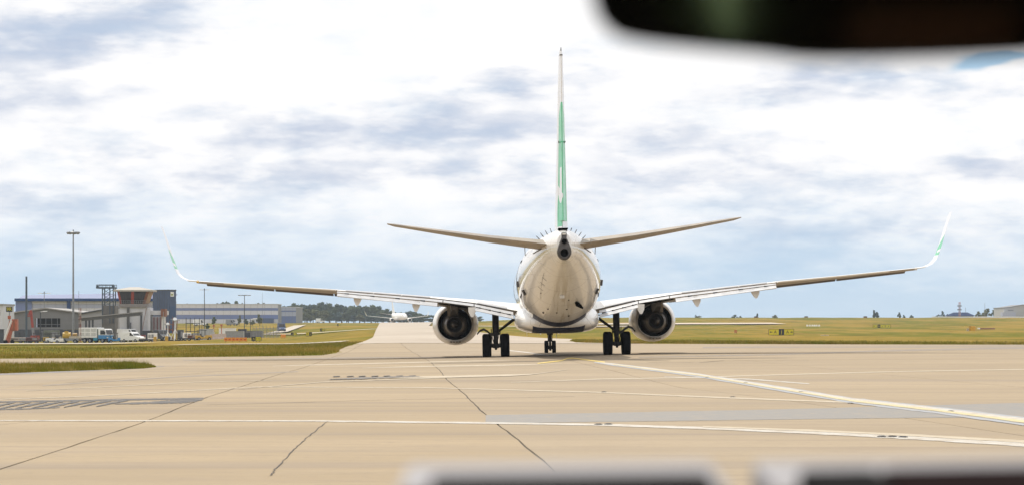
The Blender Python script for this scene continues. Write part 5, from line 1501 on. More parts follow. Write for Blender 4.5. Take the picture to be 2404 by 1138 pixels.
def van(label, px, D, rz, name='van', color=None, L=4.7, h=1.95):
    a = At(px, D); m = color or M_VWHITE
    t = thing(name, label, 'van', a.loc, rz)
    mb = MB(); mb.prism([(-L / 2, .38), (L / 2, .38), (L / 2 + .05, .85), (L / 2 - .35, 1.05), (L / 2 - 1.25, 1.22), (L / 2 - 2.0, h - .05), (-L / 2 + .1, h), (-L / 2 - .02, 1.0)], -.87, .87, 'y'); mb.build('body', m, t, bevel=.07)
    mb = MB(); mb.hexa([(L / 2 - 1.25, -.74, 1.27), (L / 2 - 1.25, .74, 1.27), (L / 2 - 1.32, .74, 1.25), (L / 2 - 1.32, -.74, 1.25), (L / 2 - 1.88, -.66, h - .18), (L / 2 - 1.88, .66, h - .18), (L / 2 - 2.0, .66, h - .18), (L / 2 - 2.0, -.66, h - .18)]); mb.build('windscreen', M_WINDK, t)
    for s in (-1, 1):
        mb = MB(); mb.hexa([(L / 2 - 2.3, s * .85, 1.22), (L / 2 - 1.45, s * .85, 1.22), (L / 2 - 1.45, s * .89, 1.22), (L / 2 - 2.3, s * .89, 1.22), (L / 2 - 2.3, s * .85, h - .25), (L / 2 - 1.95, s * .85, h - .25), (L / 2 - 1.95, s * .89, h - .25), (L / 2 - 2.3, s * .89, h - .25)]); mb.build('side_window', M_WINDK, t)
        mb = MB(); mb.box(L / 2 - .12, L / 2 + .03, s * .66 - .16, s * .66 + .16, .82, .98); mb.build('headlight', M_LAMP, t)
        mb = MB(); mb.box(L / 2 - 1.5, L / 2 - 1.4, s * .98 - .09, s * .98 + .09, 1.2, 1.42); mb.build('mirror', M_BLACKP, t)
        wheel(t, L / 2 - .85, s * .78, .33, .2); wheel(t, -L / 2 + .95, s * .78, .33, .2)
    mb = MB(); mb.box(L / 2 - .02, L / 2 + .10, -.85, .85, .34, .62); mb.build('bumper', M_BLACKP, t)
    return t
van('small white van with a dark windscreen facing right beside the tower', 312, 500, R(-38))
van('second white van half hidden behind the small white van', 306, 522, R(-30), L=5.2, h=2.5)
van('tiny dark van on the access road right of the long hangar', 661, 690, R(-80), color=M_SLATE, h=2.3)

def trailer_cart(name, label, cat, px, D, w, hbody, mats, rz=0.0, group=None, bars=0):
    """a ground support cart: chassis, housing with doors and vents, wheels, tow bar"""
    a = At(px, D); t = thing(name, label, cat, a.loc, rz, group)
    mb = MB(); mb.box(-w / 2, w / 2, -.6, .6, .32, .48); mb.build('chassis', M_CHASS, t)
    mb = MB(); mb.box(-w / 2 + .05, w / 2 - .05, -.58, .58, .48, .48 + hbody); mb.build('housing', mats, t, bevel=.06)
    mb = MB()
    for k in range(4): mb.box(-w / 2 + .2, -.05, -.61, -.57, .48 + hbody * (.25 + .14 * k), .48 + hbody * (.32 + .14 * k))
    mb.build('vent', M_BLACKP, t)
    mb = MB(); mb.box(.1, w / 2 - .2, -.61, -.57, .48 + hbody * .2, .48 + hbody * .8); mb.build('door', M_STEELG, t)
    for x in (-w / 2 + .35, w / 2 - .35): wheel(t, x, -.55, .24, .14); wheel(t, x, .55, .24, .14)
    mb = MB(); mb.tube((w / 2, 0, .35), (w / 2 + .9, 0, .25), .035, n=6); mb.build('tow_bar', M_CHASS, t)
    return t
trailer_cart('power_unit', 'white generator cart between the small van and the dish stand', 'cart', 358, 498, 1.5, 1.1, M_VWHITE, R(-20))
trailer_cart('power_unit', 'white generator cart standing alone right of the dish stand', 'cart', 439, 492, 1.5, .95, M_VWHITE, R(15))
trailer_cart('baggage_cart', 'pinkish low baggage cart at the left behind the grass strip', 'cart', 45, 468, 3.0, .55, M_PINKB)
trailer_cart('baggage_cart', 'maroon low baggage cart right of the pinkish one by the pole', 'cart', 76, 466, 2.2, .55, mat('maroon_paint', (0.16, 0.06, 0.06), 0.5))
trailer_cart('fire_cart', 'small dark red cart right of the white vans', 'cart', 336, 510, .9, .8, mat('dark_red_paint', (0.20, 0.02, 0.02), 0.5))
trailer_cart('steps_cart', 'green-grey equipment cart in front of the shed door', 'cart', 121, 530, 3.0, 1.9, M_GREENB)
trailer_cart('pump_cart', 'dark pump cart between the green-grey cart and the tank trailer', 'cart', 140, 500, 1.6, 1.0, M_GREYD)
# yellow tank trailer
a = At(163, 498)
tt = thing('tank_trailer', 'yellow tank on a cream trailer left of the white box truck', 'trailer', a.loc)
mb = MB(); mb.lathe([(-.75, .2), (-.7, .62), (.7, .62), (.75, .2)], (a.x(157), 0, a.z(787)), 'x', 18, caps=True); mb.build('tank', M_YELP, tt, angle=40)
mb = MB(); mb.box(a.x(148), a.x(184), -.7, .7, a.z(799), a.z(793)); mb.build('chassis', M_STEELG, tt)
mb = MB(); mb.box(a.x(122), a.x(148), -.3, .3, a.z(793), a.z(790)); mb.build('tow_bar', M_CREAMP, tt)
mb = MB(); mb.box(a.x(163), a.x(186), -.6, .6, a.z(793), a.z(788)); mb.build('deck', M_CREAMP, tt)
mb = MB(); mb.lathe([(-.4, .35), (.4, .35)], (a.x(176), 0, a.z(785)), 'x', 14, caps=True); mb.build('pump', mat('ochre_paint', (0.36, 0.22, 0.06), 0.5), tt)
mb = MB(); mb.box(a.x(152), a.x(160), -.3, .3, a.z(782), a.z(776)); mb.build('filler', M_YELP, tt)
for px in (152, 178):
    for s in (-1, 1): wheel(tt, a.x(px), s * .75, .36, .2)

# ---------------------------------------------------------------- white tripod dish stands
def dish_stand(label, px, D, hgt, sc):
    a = At(px, D); t = thing('dish_stand', label, 'aerial', a.loc, 0)
    mb = MB(); mb.tube((0, 0, .3), (0, 0, hgt), .10 * sc, n=8); mb.build('mast', M_VWHITE, t)
    for q in range(3):
        c, s = math.cos(q * 2.094 + .5), math.sin(q * 2.094 + .5)
        mb = MB(); mb.tube((0, 0, hgt * .55), (c * hgt * .3, s * hgt * .3, .05), .07 * sc, n=6); mb.build('leg', M_VWHITE, t)
    mb = MB(); mb.M = Matrix.Translation((0, -.2, hgt)) @ Euler((R(50), R(20), 0)).to_matrix().to_4x4(); mb.lathe([(.0, .03), (.04, .2 * sc), (.14, .38 * sc), (.11, .38 * sc), (.01, .2 * sc), (-.04, .03)], (0, 0, 0), 'z', 16); mb.M = None; mb.build('dish', M_VWHITE, t, smooth=True)
    mb = MB(); mb.box(-.5 * sc, .5 * sc, -.35, .35, hgt * .92, hgt * .98); mb.bar((-.9 * sc, 0, hgt * 1.02), (.9 * sc, 0, hgt * .97), .08, .12); mb.build('head', M_STEELG, t)
    mb = MB(); mb.box(-1.0 * sc, 1.0 * sc, -.8, .8, 0, .22); mb.build('base', M_CHASS, t)
dish_stand('tall white tripod aerial stand right of the tower annex', 411, 505, 3.9, 1.0)
dish_stand('smaller white tripod stand close left of the tall one', 394, 515, 3.1, .8)
# rusty frame behind the stands
a = At(398, 540)
rf = thing('rusty_frame', 'rusty brown steel frame behind the white tripod stands', 'frame', a.loc)
for k in range(4):
    mb = MB(); mb.bar((a.x(386) + k * .75, 0, 0), (a.x(386) + k * .75 + .3, 0, a.z(752)), .14, .14); mb.build('post', M_TIMB, rf)
for z_ in (a.z(790), a.z(770), a.z(757)):
    mb = MB(); mb.bar((a.x(385), .1, z_), (a.x(411), .1, z_ - .4), .16, .2); mb.build('rail', M_TIMB, rf)
a = At(425, 545)
sf = thing('scaffold', 'dark scaffold frame with two decks in the yard under the wingtip', 'scaffold', a.loc)
for px in (437, 447, 457, 468):
    mb = MB(); mb.tube((a.x(px), 0, -.2), (a.x(px), 0, a.z(745)), .07, n=6); mb.build('post', M_STEELD, sf)
for py in (757, 776):
    mb = MB(); mb.box(a.x(436), a.x(469), -.5, .6, a.z(py + 1.6), a.z(py)); mb.build('deck', M_STEELD, sf)
mb = MB(); mb.box(a.x(441), a.x(455), -.4, .6, 0, a.z(782)); mb.build('cabinet', M_GREYD, sf)

# ---------------------------------------------------------------- yard clutter between the dish stands and the orange board
def container(label, px, D, w, h, m, rz=0.0, cat='container', name='container', group=None):
    a = At(px, D); t = thing(name, label, cat, a.loc, rz, group)
    mb = MB(); mb.box(-w / 2, w / 2, 0, 2.2, 0, h); mb.build('body', m, t)
    me = None; n = max(3, int(w / .6))
    for k in range(n):
        if me is None: mb = MB(); mb.box(-.08, .08, -.06, .02, .12, h - .12); o = mb.build('rib', m, t); me = o.data
        else: o = obj('rib', me, None, t)
        o.location = (-w / 2 + w * (k + .5) / n, 0, 0)
    mb = MB(); mb.box(-w / 2 - .02, w / 2 + .02, -.09, 2.25, h, h + .1); mb.build('lid', m, t)
    return t
container('navy blue box container standing in the grey yard', 568, 560, 1.6, 1.5, M_BLUEBOX)['category'] = 'container'
bpy.context.view_layer.update()
container('long pale grey container under the left wing', 550, 520, 3.4, 1.3, M_CONT)
container('low dark grey skip right of the long grey container', 577, 530, 1.7, .9, M_GREYD, name='skip', cat='skip')
container('pale container left of the long grey one', 484, 505, 2.4, 1.9, mat('container_white', (0.42, 0.44, 0.44), 0.6, vary=0.12))
container('mid grey container right of the scaffold', 461, 500, 1.3, 1.2, M_CONT)
container('grey container behind the fence at the right end of the yard', 596, 540, 3.2, 1.2, M_GREYW)
container('white stacked unit above the pinkish barriers', 533, 575, 3.4, 1.7, M_VWHITE)
for i, px in enumerate((500, 512, 524)):
    a = At(px, 492); t = tag(MB().prism([(-.42, 0), (.42, 0), (.42, .25), (.26, .5), (.2, 1.05), (-.2, 1.05), (-.26, .5), (-.42, .25)], -.5, .5, 'x').build('barrier', M_PINKB), ['pinkish barrier block, left end of the row under the wing', 'pinkish barrier block, middle of the row under the wing', 'pinkish barrier block at the right end, against the grey container'][i], 'barrier', 'pinkish barrier blocks')
    t.location = a.loc; t.rotation_euler = (0, 0, R(6 - 5 * i))
# crane-like orange posts
for px, py, lab in ((502, 765, 'thin orange marker post left of the white stacked unit'), (520, 764, 'thin orange marker post directly before the white stacked unit')):
    a = At(px, 520); t = thing('marker_post', lab, 'post', a.loc); MB().tube((0, 0, 0), (0, 0, a.z(py)), .10, .07, 8).build('post', M_ORANGE, t); MB().lathe([(0, .25), (.3, .2), (.3, .001)], (0, 0, a.z(py)), 'z', 10).build('cap', M_ORANGE, t)
# wire fence of the yard
a = At(618, 505)
fe = thing('fence', 'grey panel fence closing the yard on its right side', 'fence', a.loc)
for k in range(8):
    mb = MB(); xx = a.x(592) + k * .55; yy = 1.5 + k * .9
    for q in range(5): mb.bar((xx + .05 + q * .11, yy, .1), (xx + .05 + q * .11, yy, 1.9), .03, .03)
    for zz in (.3, 1.1, 1.85): mb.bar((xx, yy, zz), (xx + .55, yy, zz), .03, .05)
    mb.build('panel', M_STEELG, fe)
    mb = MB(); mb.tube((xx, 1.5 + k * .9, 0), (xx, 1.5 + k * .9, 2.2), .05, n=6); mb.build('post', M_STEELG, fe)

# ---------------------------------------------------------------- taxiway signs on the left
a = At(553, 395)
so = thing('barrier_board', 'long orange board with faded red panels low in the grass under the left wing', 'sign', a.loc)
w = a.x(580) - a.x(526); nb = 6; me = None
for k in range(nb):
    if me is None: mb = MB(); mb.box(.02, w / nb - .02, -.05, .05, .12, .66); o = mb.build('panel', M_SIGNO, so); me = o.data
    else: o = obj('panel', me, None, so)
    o.location = (a.x(526) + k * w / nb, 0, 0)
mb = MB()
for k in range(nb): mb.box(a.x(526) + k * w / nb + .12, a.x(526) + k * w / nb + .40, -.075, -.052, .30, .46)
mb.build('mark', mat('sign_red', (0.50, 0.07, 0.015), 0.5), so)
for k in range(4):
    mb = MB(); mb.tube((a.x(530) + k * w / 3.4, .05, -.2), (a.x(530) + k * w / 3.4, .05, .2), .05, n=6); mb.build('foot', M_STEELD, so)
def guidance_sign(label, px, D, w, h, cells, foot=.18, rz=0.0):
    """cells: (share of width, 'y' or 'k', text)"""
    a = At(px, D); t = thing('taxiway_sign', label, 'sign', a.loc, rz)
    x = -w / 2
    mb = MB(); mb.box(-w / 2 - .06, w / 2 + .06, -.12, .14, foot - .05, foot); mb.box(-w / 2 - .06, w / 2 + .06, -.12, .14, foot + h, foot + h + .05); mb.box(-w / 2 - .06, -w / 2 - .002, -.12, .14, foot, foot + h); mb.box(w / 2 + .002, w / 2 + .06, -.12, .14, foot, foot + h); mb.build('frame', mat('sign_frame', (0.03, 0.028, 0.01), 0.5), t)
    for sh_, c, s in cells:
        ww = w * sh_; mb = MB(); mb.box(x + .01, x + ww - .01, -.10, .10, foot + .002, foot + h - .002); p = mb.build('panel', M_SIGNY if c == 'y' else M_SIGNK, t)
        if s == '<' or s == '>':
            pass
        for ch, fx in s:
            if ch in '<>':
                mb = MB(); d = -1 if ch == '<' else 1; cx = x + ww * fx; cz = foot + h / 2; q = h * .22
                mb.bar((cx - d * q, -.106, cz), (cx + d * q * .6, -.106, cz), .01, h * .10); mb.prism([(cx + d * q * 1.2, cz), (cx + d * q * .1, cz + q * .8), (cx + d * q * .1, cz - q * .8)], -.111, -.102, 'y'); mb.build('arrow', M_SIGNK, p)
            else:
                text_mesh('letter', ch, h * .78, M_SIGNK if c == 'y' else M_SIGNY, p, (x + ww * fx, -.105, foot + h * .5), .006)
        x += ww
    for k in range(3):
        mb = MB(); mb.tube((-w / 2 + w * (k + .5) / 3, 0, -.3), (-w / 2 + w * (k + .5) / 3, 0, foot), .05, n=6); mb.build('foot', M_STEELD, t)
    return t
guidance_sign('black and yellow taxiway sign right of the long orange board', 602, 395, 1.3, .50, [(.42, 'k', [('A', .5)]), (.58, 'y', [('<', .25), ('A', .65)])])
guidance_sign('small yellow and black sign nearest the light strip left of the far taxiway', 725, 520, 1.0, .60, [(.55, 'y', [('A', .5)]), (.45, 'k', [('J', .5)])])
guidance_sign('small sign close to the wood, left of the sign by the light strip', 690, 560, 1.1, .5, [(.45, 'k', [('J', .5)]), (.55, 'y', [('A', .5)])])
guidance_sign('small dark sign in the middle of the far left grass', 757, 640, 1.0, .55, [(.5, 'k', [('B', .5)]), (.5, 'y', [('A', .5)])])
guidance_sign('tiniest dark sign farthest up the left grass', 795, 900, 1.0, .6, [(.5, 'k', [('B', .5)]), (.5, 'y', [('C', .5)])])
a = At(665, 500)
mk = thing('marker_board', 'small orange board at the left end of the light strip', 'sign', a.loc); MB().box(-.45, .45, -.04, .04, .15, .75).build('board', M_SIGNO, mk); MB().box(-.3, -.24, 0, .05, -.2, .2).box(.24, .3, 0, .05, -.2, .2).build('foot', M_STEELD, mk)

# more of the small things that crowd the apron
trailer_cart('baggage_cart', 'grey low baggage cart behind the maroon one', 'cart', 60, 486, 2.4, .5, M_GREYD)
trailer_cart('power_unit', 'small yellow generator cart left of the green-grey equipment cart', 'cart', 108, 492, 1.0, .6, M_YELP)
trailer_cart('steps_cart', 'dark cart with a tall box right of the tall white tripod stand', 'cart', 424, 500, 1.2, 1.5, M_GREYD)
trailer_cart('baggage_cart', 'brown low cart in front of the scaffold', 'cart', 452, 488, 1.8, .45, M_TIMB)
trailer_cart('power_unit', 'cream generator cart right of the pale container', 'cart', 497, 520, 1.2, .9, M_CREAMP)
for px, D, lab in ((47, 520, 'orange drum beside the grey shed'), (84, 500, 'orange drum left of the small yellow generator cart'), (391, 495, 'yellow drum before the smaller white tripod stand'), (364, 494, 'yellow drum below the white generator cart by the vans')):
    a = At(px, D); t = thing('drum', lab, 'drum', a.loc); MB().lathe([(0, .26), (.02, .29), (.3, .29), (.32, .31), (.34, .29), (.6, .29), (.62, .31), (.64, .29), (.9, .29), (.92, .26)], (0, 0, 0), 'z', 14, caps=True).build('body', M_ORANGE if 'orange' in lab else M_YELP, t); MB().lathe([(.921, .24), (.93, .24)], (0, 0, 0), 'z', 14, caps=True).build('lid', M_STEELD, t)
mast('lamp_post', 'short dark post with a white lamp right of the long grey container', 588, 540, 748, .07, .05, M_STEELD, head='single')
mast('aerial', 'short bare pole just right of the tower annex', 384, 520, 730, .06, .05, M_STEELG)
mast('aerial', 'bare pole standing beside the rusty frame', 405, 530, 742, .06, .05, M_TIMB)
mast('fence_post', 'thin dark pole between the scaffold and the pale container', 474, 500, 752, .05, .05, M_STEELD)
a = At(112, 552)
t = thing('window_grille', 'tall pale mesh gate before the dark band of the grey shed', 'gate', a.loc)
for k in range(7):
    mb = MB(); mb.tube((a.x(98 + k * 4), -1.0, 0), (a.x(98 + k * 4), -1.0, a.z(776)), .035, n=5); mb.build('bar', M_STEELG, t)
mb = MB()
for py in (777, 790, 800): mb.bar((a.x(97), -1.0, a.z(py)), (a.x(123), -1.0, a.z(py)), .05, .06)
mb.build('rail', M_STEELG, t)

def tug(label, px, D, m, rz=0.0):
    a = At(px, D); t = thing('baggage_tractor', label, 'tractor', a.loc, rz)
    mb = MB(); mb.prism([(-1.4, .3), (1.4, .3), (1.45, .75), (1.3, .9), (.35, .95), (.2, .62), (-.5, .62), (-.55, .85), (-1.4, .85)], -.65, .65, 'y'); mb.build('body', m, t, bevel=.04)
    mb = MB()
    for x, y in ((.3, -.6), (.3, .6), (-1.0, -.6), (-1.0, .6)): mb.tube((x, y, .8), (x - .05, y, 1.75), .035, n=6)
    mb.box(-1.2, .45, -.68, .68, 1.74, 1.82); mb.build('canopy', M_BLACKP, t)
    mb = MB(); mb.box(-.5, -.1, -.5, .5, .62, .78); mb.box(-.56, -.46, -.5, .5, .75, 1.2); mb.build('seat', M_CHASS, t)
    for x in (-.9, .95):
        for s_ in (-1, 1): wheel(t, x, s_ * .62, .28, .18)
tug('blue baggage tractor with a black canopy between the truck and the white vans', 272, 505, M_VBLUE, R(10))
tug('white baggage tractor with a black canopy under the tall floodlight mast', 128, 478, M_VWHITE, R(160))
tug('yellow baggage tractor left of the pinkish barriers', 478, 484, M_YELP, R(15))
tug('dark baggage tractor in front of the grey shed dark band', 92, 545, M_GREYD, R(5))
van('dark grey van beside the rusty frame at the tower annex', 380, 522, R(-60), color=M_GREYD, h=2.1)
van('white van parked before the left part of the long hangar', 470, 1000, R(20), h=2.4)
van('silver van parked before the middle of the long hangar', 545, 1020, R(-30), color=M_STEELG, h=2.3)
# ================================================================== TREES
def leaf_material(name, lo, hi):
    m = bpy.data.materials.new(name); m.use_nodes = True
    t = m.node_tree; g = G(t); p = t.nodes['Principled BSDF']
    rnd = g.n('ShaderNodeNewGeometry').outputs['Random Per Island']; inf = g.n('ShaderNodeObjectInfo').outputs['Random']
    pos = g.n('ShaderNodeNewGeometry').outputs['Position']; n = g.noise(pos, .35, 4.0)
    k = g.m('ADD', g.m('MULTIPLY', rnd, .4), g.m('ADD', g.m('MULTIPLY', inf, .35), g.m('MULTIPLY', n, .35)))
    t.links.new(g.mix(k, c4(lo), c4(hi)), p.inputs['Base Color']); p.inputs['Roughness'].default_value = .8; p.inputs['Specular IOR Level'].default_value = .15
    return m
M_LEAF = leaf_material('dark_foliage', (0.018, 0.040, 0.014), (0.070, 0.095, 0.028))
M_LEAF2 = leaf_material('olive_foliage', (0.055, 0.070, 0.025), (0.13, 0.13, 0.05))
M_LEAF3 = leaf_material('blue_green_foliage', (0.015, 0.042, 0.036), (0.045, 0.080, 0.055))
M_BARK = mat('bark', (0.05, 0.04, 0.03), .9, vary=.3)
def tree_meshes(seed, h, w, kind='round', n=620, leaf=.55):
    r = np.random.default_rng(seed)
    lumps = []
    k = 16 if kind == 'round' else 10
    for i in range(k):
        if kind == 'round':
            z = r.uniform(.25, .92) * h; rad = w / 2 * math.sqrt(max(.05, 1 - ((z / h - .5) / .55) ** 2)); a = r.uniform(0, 6.28); q = rad * math.sqrt(r.uniform(0, .55))
            lumps.append((q * math.cos(a), q * math.sin(a), z, r.uniform(.16, .28) * w, r.uniform(.10, .17) * h))
        else:
            z = (i + .6) / k * h * .94; lumps.append((r.normal(0, .05) * w, r.normal(0, .05) * w, z, w * .5 * (1 - abs(z / h - .4) ** 1.6 * 1.3), h * .09))
    V, Fc = [], []
    for j in range(n):
        L = lumps[j % len(lumps)]
        d = r.normal(0, 1, 3); d /= np.linalg.norm(d); s = r.uniform(.55, 1.08)
        c = np.array([L[0] + d[0] * L[3] * s, L[1] + d[1] * L[3] * s, L[2] + d[2] * L[4] * s])
        nrm = d + r.normal(0, .5, 3); nrm /= np.linalg.norm(nrm)
        t1 = np.cross(nrm, r.normal(0, 1, 3)); t1 /= np.linalg.norm(t1); t2 = np.cross(nrm, t1)
        q = leaf * r.uniform(.6, 1.5)
        b = len(V); V += [tuple(c + t1 * q * .5), tuple(c + t2 * q * .45), tuple(c - t1 * q * .5), tuple(c - t2 * q * .4)]; Fc.append((b, b + 1, b + 2, b + 3))
    for L in lumps:                                       # leafy mass inside each clump
        b = len(V); nb_, na_ = 5, 8
        for i in range(nb_):
            th = math.pi * (i + .5) / nb_
            for j in range(na_):
                ph = 2 * math.pi * (j + .5 * (i % 2)) / na_; q = r.uniform(.55, .92)
                V.append((L[0] + math.sin(th) * math.cos(ph) * L[3] * q, L[1] + math.sin(th) * math.sin(ph) * L[3] * q, L[2] + math.cos(th) * L[4] * q))
        for i in range(nb_ - 1):
            for j in range(na_):
                p0, p1 = b + i * na_ + j, b + i * na_ + (j + 1) % na_; Fc.append((p0, p1, p1 + na_)); Fc.append((p0, p1 + na_, p0 + na_))
    me = bpy.data.meshes.new('crown'); me.from_pydata(V, [], Fc); me.update()
    mb = MB(); mb.tube((0, 0, -.6), (0, 0, h * .35), w * .035, w * .028, 7); 
    for i in range(5):
        L = lumps[(i * 3) % len(lumps)]; mb.tube((0, 0, h * (.2 + .05 * i)), (L[0], L[1], L[2]), w * .02, w * .006, 5)
    tm = mb.mesh('trunk')
    return me, tm
TREES = {}
def tree(key, label, px, D, py_top, w, lm, kind='round', group=None, n=620, leaf=.55, sink=0.0, seeds=1):
    """w in photo columns"""
    a = At(px, D); h = a.z(py_top) + sink; ww = w * D / F
    k = (key, random.randrange(seeds))
    if k not in TREES:
        c, t = tree_meshes(sum(map(ord, key)) * 7 + k[1], 10.0, 8.0 if kind == 'round' else 3.0, kind, n, leaf); TREES[k] = (c, t)
    c, t = TREES[k]
    root = thing('tree', label, 'tree', a.loc - Vector((0, 0, sink)), random.uniform(0, 6.28), group)
    root.scale = (ww / (8.0 if kind == 'round' else 3.0), ww / (8.0 if kind == 'round' else 3.0), h / 10.0)
    if not c.materials: c.materials.append(lm); t.materials.append(M_BARK)
    oc = obj('crown', c, None, root)
    if oc.data.materials[0] != lm: oc.material_slots[0].link = 'OBJECT'; oc.material_slots[0].material = lm
    obj('trunk', t, None, root)
    return root
# the wood behind the far taxiway: crown line read off the photo
LINE = [(655, 718), (672, 714), (690, 711), (705, 713), (720, 710), (735, 711), (748, 709.5), (762, 708.5), (775, 710), (790, 711), (805, 713), (818, 715), (832, 716.5), (846, 716), (858, 716), (872, 714), (884, 716), (896, 722), (910, 727), (925, 727), (940, 731), (955, 733), (968, 728), (982, 732), (996, 736), (1012, 737), (1030, 738), (1052, 737), (1075, 739), (1098, 740), (1118, 741)]
for i, (px, py) in enumerate(LINE):
    tree('wood', 'dark broad tree in the dense wood behind the far taxiway', px + random.uniform(-3, 3), 1760 + random.uniform(-40, 60), py + random.uniform(-1, 1.5), random.uniform(30, 40), [M_LEAF, M_LEAF3, M_LEAF][i % 3], group='trees of the wood behind the taxiway', n=800, seeds=4, leaf=.8)
for i in range(22):
    px = 690 + i * 14 + random.uniform(-4, 4)
    tree('wood', 'shorter tree at the front edge of the dense wood', px, 1690 + random.uniform(-15, 15), 722 + i * .9 + random.uniform(0, 6), random.uniform(20, 28), [M_LEAF, M_LEAF3, M_LEAF2][i % 3] if i < 12 else M_LEAF3, group='front trees of the wood', n=800, seeds=4, leaf=.8)
for i, (px, py, w) in enumerate([(705, 727, 30), (722, 724, 28), (742, 725, 30), (760, 727, 26)]):
    tree('olive', 'olive brown tree in front of the wood beside the small hangar', px, 1560, py, w, M_LEAF2, group='olive trees beside the small hangar', n=700, seeds=2)
for px, py, w in [(420, 711, 22), (440, 712, 18), (478, 711, 22), (494, 711, 18), (516, 708, 22), (530, 705, 26), (553, 705, 24), (564, 708, 18), (608, 710.5, 22), (622, 709.5, 20), (640, 712, 16)]:
    tree('wood', 'treetop showing over the roof of the long hangar', px, 1640, py, w, M_LEAF, group='treetops over the long hangar', n=800, seeds=4, leaf=.8)
a_ = [(502, 742, 14, 'small dark bush on the bank before the long hangar'), (562, 738, 10, 'upright olive shrub before the middle of the long hangar'), (610, 736, 18, 'larger olive shrub before the right half of the long hangar'), (578, 747, 14, 'low dark green bush right of the upright shrub'), (592, 750, 16, 'low spreading bush left of the larger olive shrub'), (487, 757, 14, 'dull green bush inside the yard')]
for px, py, w, lab in a_: tree('bush', lab, px, 1000 if px > 500 else 700, py, w, M_LEAF2 if 'olive' in lab else M_LEAF, n=320)
a = At(29, 600); tree('wood', 'dark tree left of the grey shed under the stand sign', 24, 640, 731, 24, M_LEAF)
tree('bush', 'brown bush beside the pale building corner', 18, 560, 750, 22, M_LEAF2, n=320)
# horizon trees on the right
for key, lab, px, py, w, lm, kind in [
    ('hz', 'dark round tree on the horizon above the engine blast strip', 1725, 737.5, 16, M_LEAF3, 'round'), ('hz', 'small round tree right of the dark one on the horizon', 1738, 740.5, 10, M_LEAF3, 'round'),
    ('pop', 'thin lone tree on the horizon left of the pale bush', 1778, 734, 6, M_LEAF3, 'pop'), ('hz', 'pale green bush on the horizon above the nearer taxiway sign', 1819, 738, 15, M_LEAF2, 'round'),
    ('pop', 'tall dark poplar on the horizon, left of its pair', 2052, 726, 8, M_LEAF3, 'pop'), ('hz', 'dark round tree right beside the tall poplar', 2058, 731, 14, M_LEAF3, 'round'),
    ('hz', 'small dark tree midway between the poplar and the blue roof', 2111, 732, 11, M_LEAF3, 'round'), ('hz', 'tiny bush right of the small dark tree', 2122, 738, 7, M_LEAF3, 'round'), ('hz', 'tiny bush farther right of the small dark tree', 2140, 738.5, 12, M_LEAF3, 'round'),
    ('hz', 'dark conical tree left of the low blue building', 2213, 729, 11, M_LEAF3, 'round'), ('hz', 'low bush left of the conical tree', 2202, 737, 10, M_LEAF3, 'round'), ('hz', 'small tree touching the blue building', 2225, 736, 9, M_LEAF3, 'round'),
    ('hz', 'olive tree right of the low blue building', 2297, 730, 18, M_LEAF2, 'round'), ('hz', 'big olive tree below the thin grey mast', 2316, 723, 22, M_LEAF2, 'round'), ('hz', 'dark tree right of the big olive tree', 2334, 726, 22, M_LEAF, 'round'), ('hz', 'dark tree touching the pale warehouse', 2350, 725, 22, M_LEAF, 'round'),
    ('hz', 'tree on the horizon right behind the left engine', 1640, 740, 14, M_LEAF2, 'round'), ('hz', 'faint small tree between the engine and the dark round tree', 1634, 738, 6, M_LEAF3, 'round')]:
    tree(key, lab, px, 1500, py, w, lm, kind, n=420)

# ================================================================== RIGHT-HAND FIELD
guidance_sign('nearest yellow taxiway sign with a black J panel on the right grass', 1834, 500, 4.45, 1.02, [(.40, 'y', [('<', .22), ('A', .64)]), (.22, 'k', [('J', .5)]), (.38, 'y', [('A', .36), ('>', .78)])])
guidance_sign('farther yellow taxiway sign with a black panel, up the right grass', 2070, 770, 4.8, .80, [(.25, 'y', [('<', .3), ('J', .7)]), (.17, 'k', [('A', .5)]), (.58, 'y', [('J', .2), ('B', .5), ('>', .8)])])
a = At(2279, 640)
yb = thing('cable_cabinet', 'yellow-orange ribbed cabinet with an open lid on the right grass', 'cabinet', a.loc, R(-12))
mb = MB(); mb.lathe([(0, .55), (.95, .55), (1.0, .50)], (.28, 0, .0), 'z', 14, caps=True); mb.build('drum', M_SIGNO if False else mat('cabinet_yellow', (0.75, 0.42, 0.02), .45, vary=.12), yb)
for k in range(6):
    mb = MB(); q = -2.6 + k * .5; mb.bar((.28 + .55 * math.cos(q), .55 * math.sin(q), .05), (.28 + .55 * math.cos(q), .55 * math.sin(q), .95), .05, .05); mb.build('rib', mat('cabinet_amber', (0.50, 0.25, 0.012), .5), yb)
mb = MB(); mb.box(-1.0, .7, -.5, .5, 1.0, 1.12); mb.build('lid', mat('cabinet_pale', (0.68, 0.46, 0.12), .45), yb)
mb = MB(); mb.box(-.7, -.35, -.3, .3, 0, .6); mb.build('cable_box', M_CREAMP, yb)
a = At(1727, 560)
yb.scale = (1.35, 1.35, 1.15)
om = thing('marker_board', 'small orange marker board on the right grass near the engine', 'sign', a.loc); MB().box(-.28, .28, -.05, .05, .2, .8).build('board', mat('marker_orange', (0.50, 0.20, 0.07), .5), om); MB().box(-.2, -.14, 0, .05, -.2, .25).box(.14, .2, 0, .05, -.2, .25).build('foot', M_STEELD, om)
ml = ['leftmost', 'second', 'third', 'fourth', 'fifth', 'last']
for i, px in enumerate((1895, 1901, 1907, 1912, 1917, 1923)):
    a = At(px, 830); t = thing('marker_cone', f'{ml[i]} white cone in the row on the far right grass', 'marker', a.loc, 0, 'white cones on the far right grass')
    MB().lathe([(0, .36), (.1, .34), (.62, .12), (.64, .001)], (0, 0, 0), 'z', 10).build('cone', M_VWHITE, t); MB().box(-.38, .38, -.38, .38, -.05, .05).build('base', M_TIMB, t)
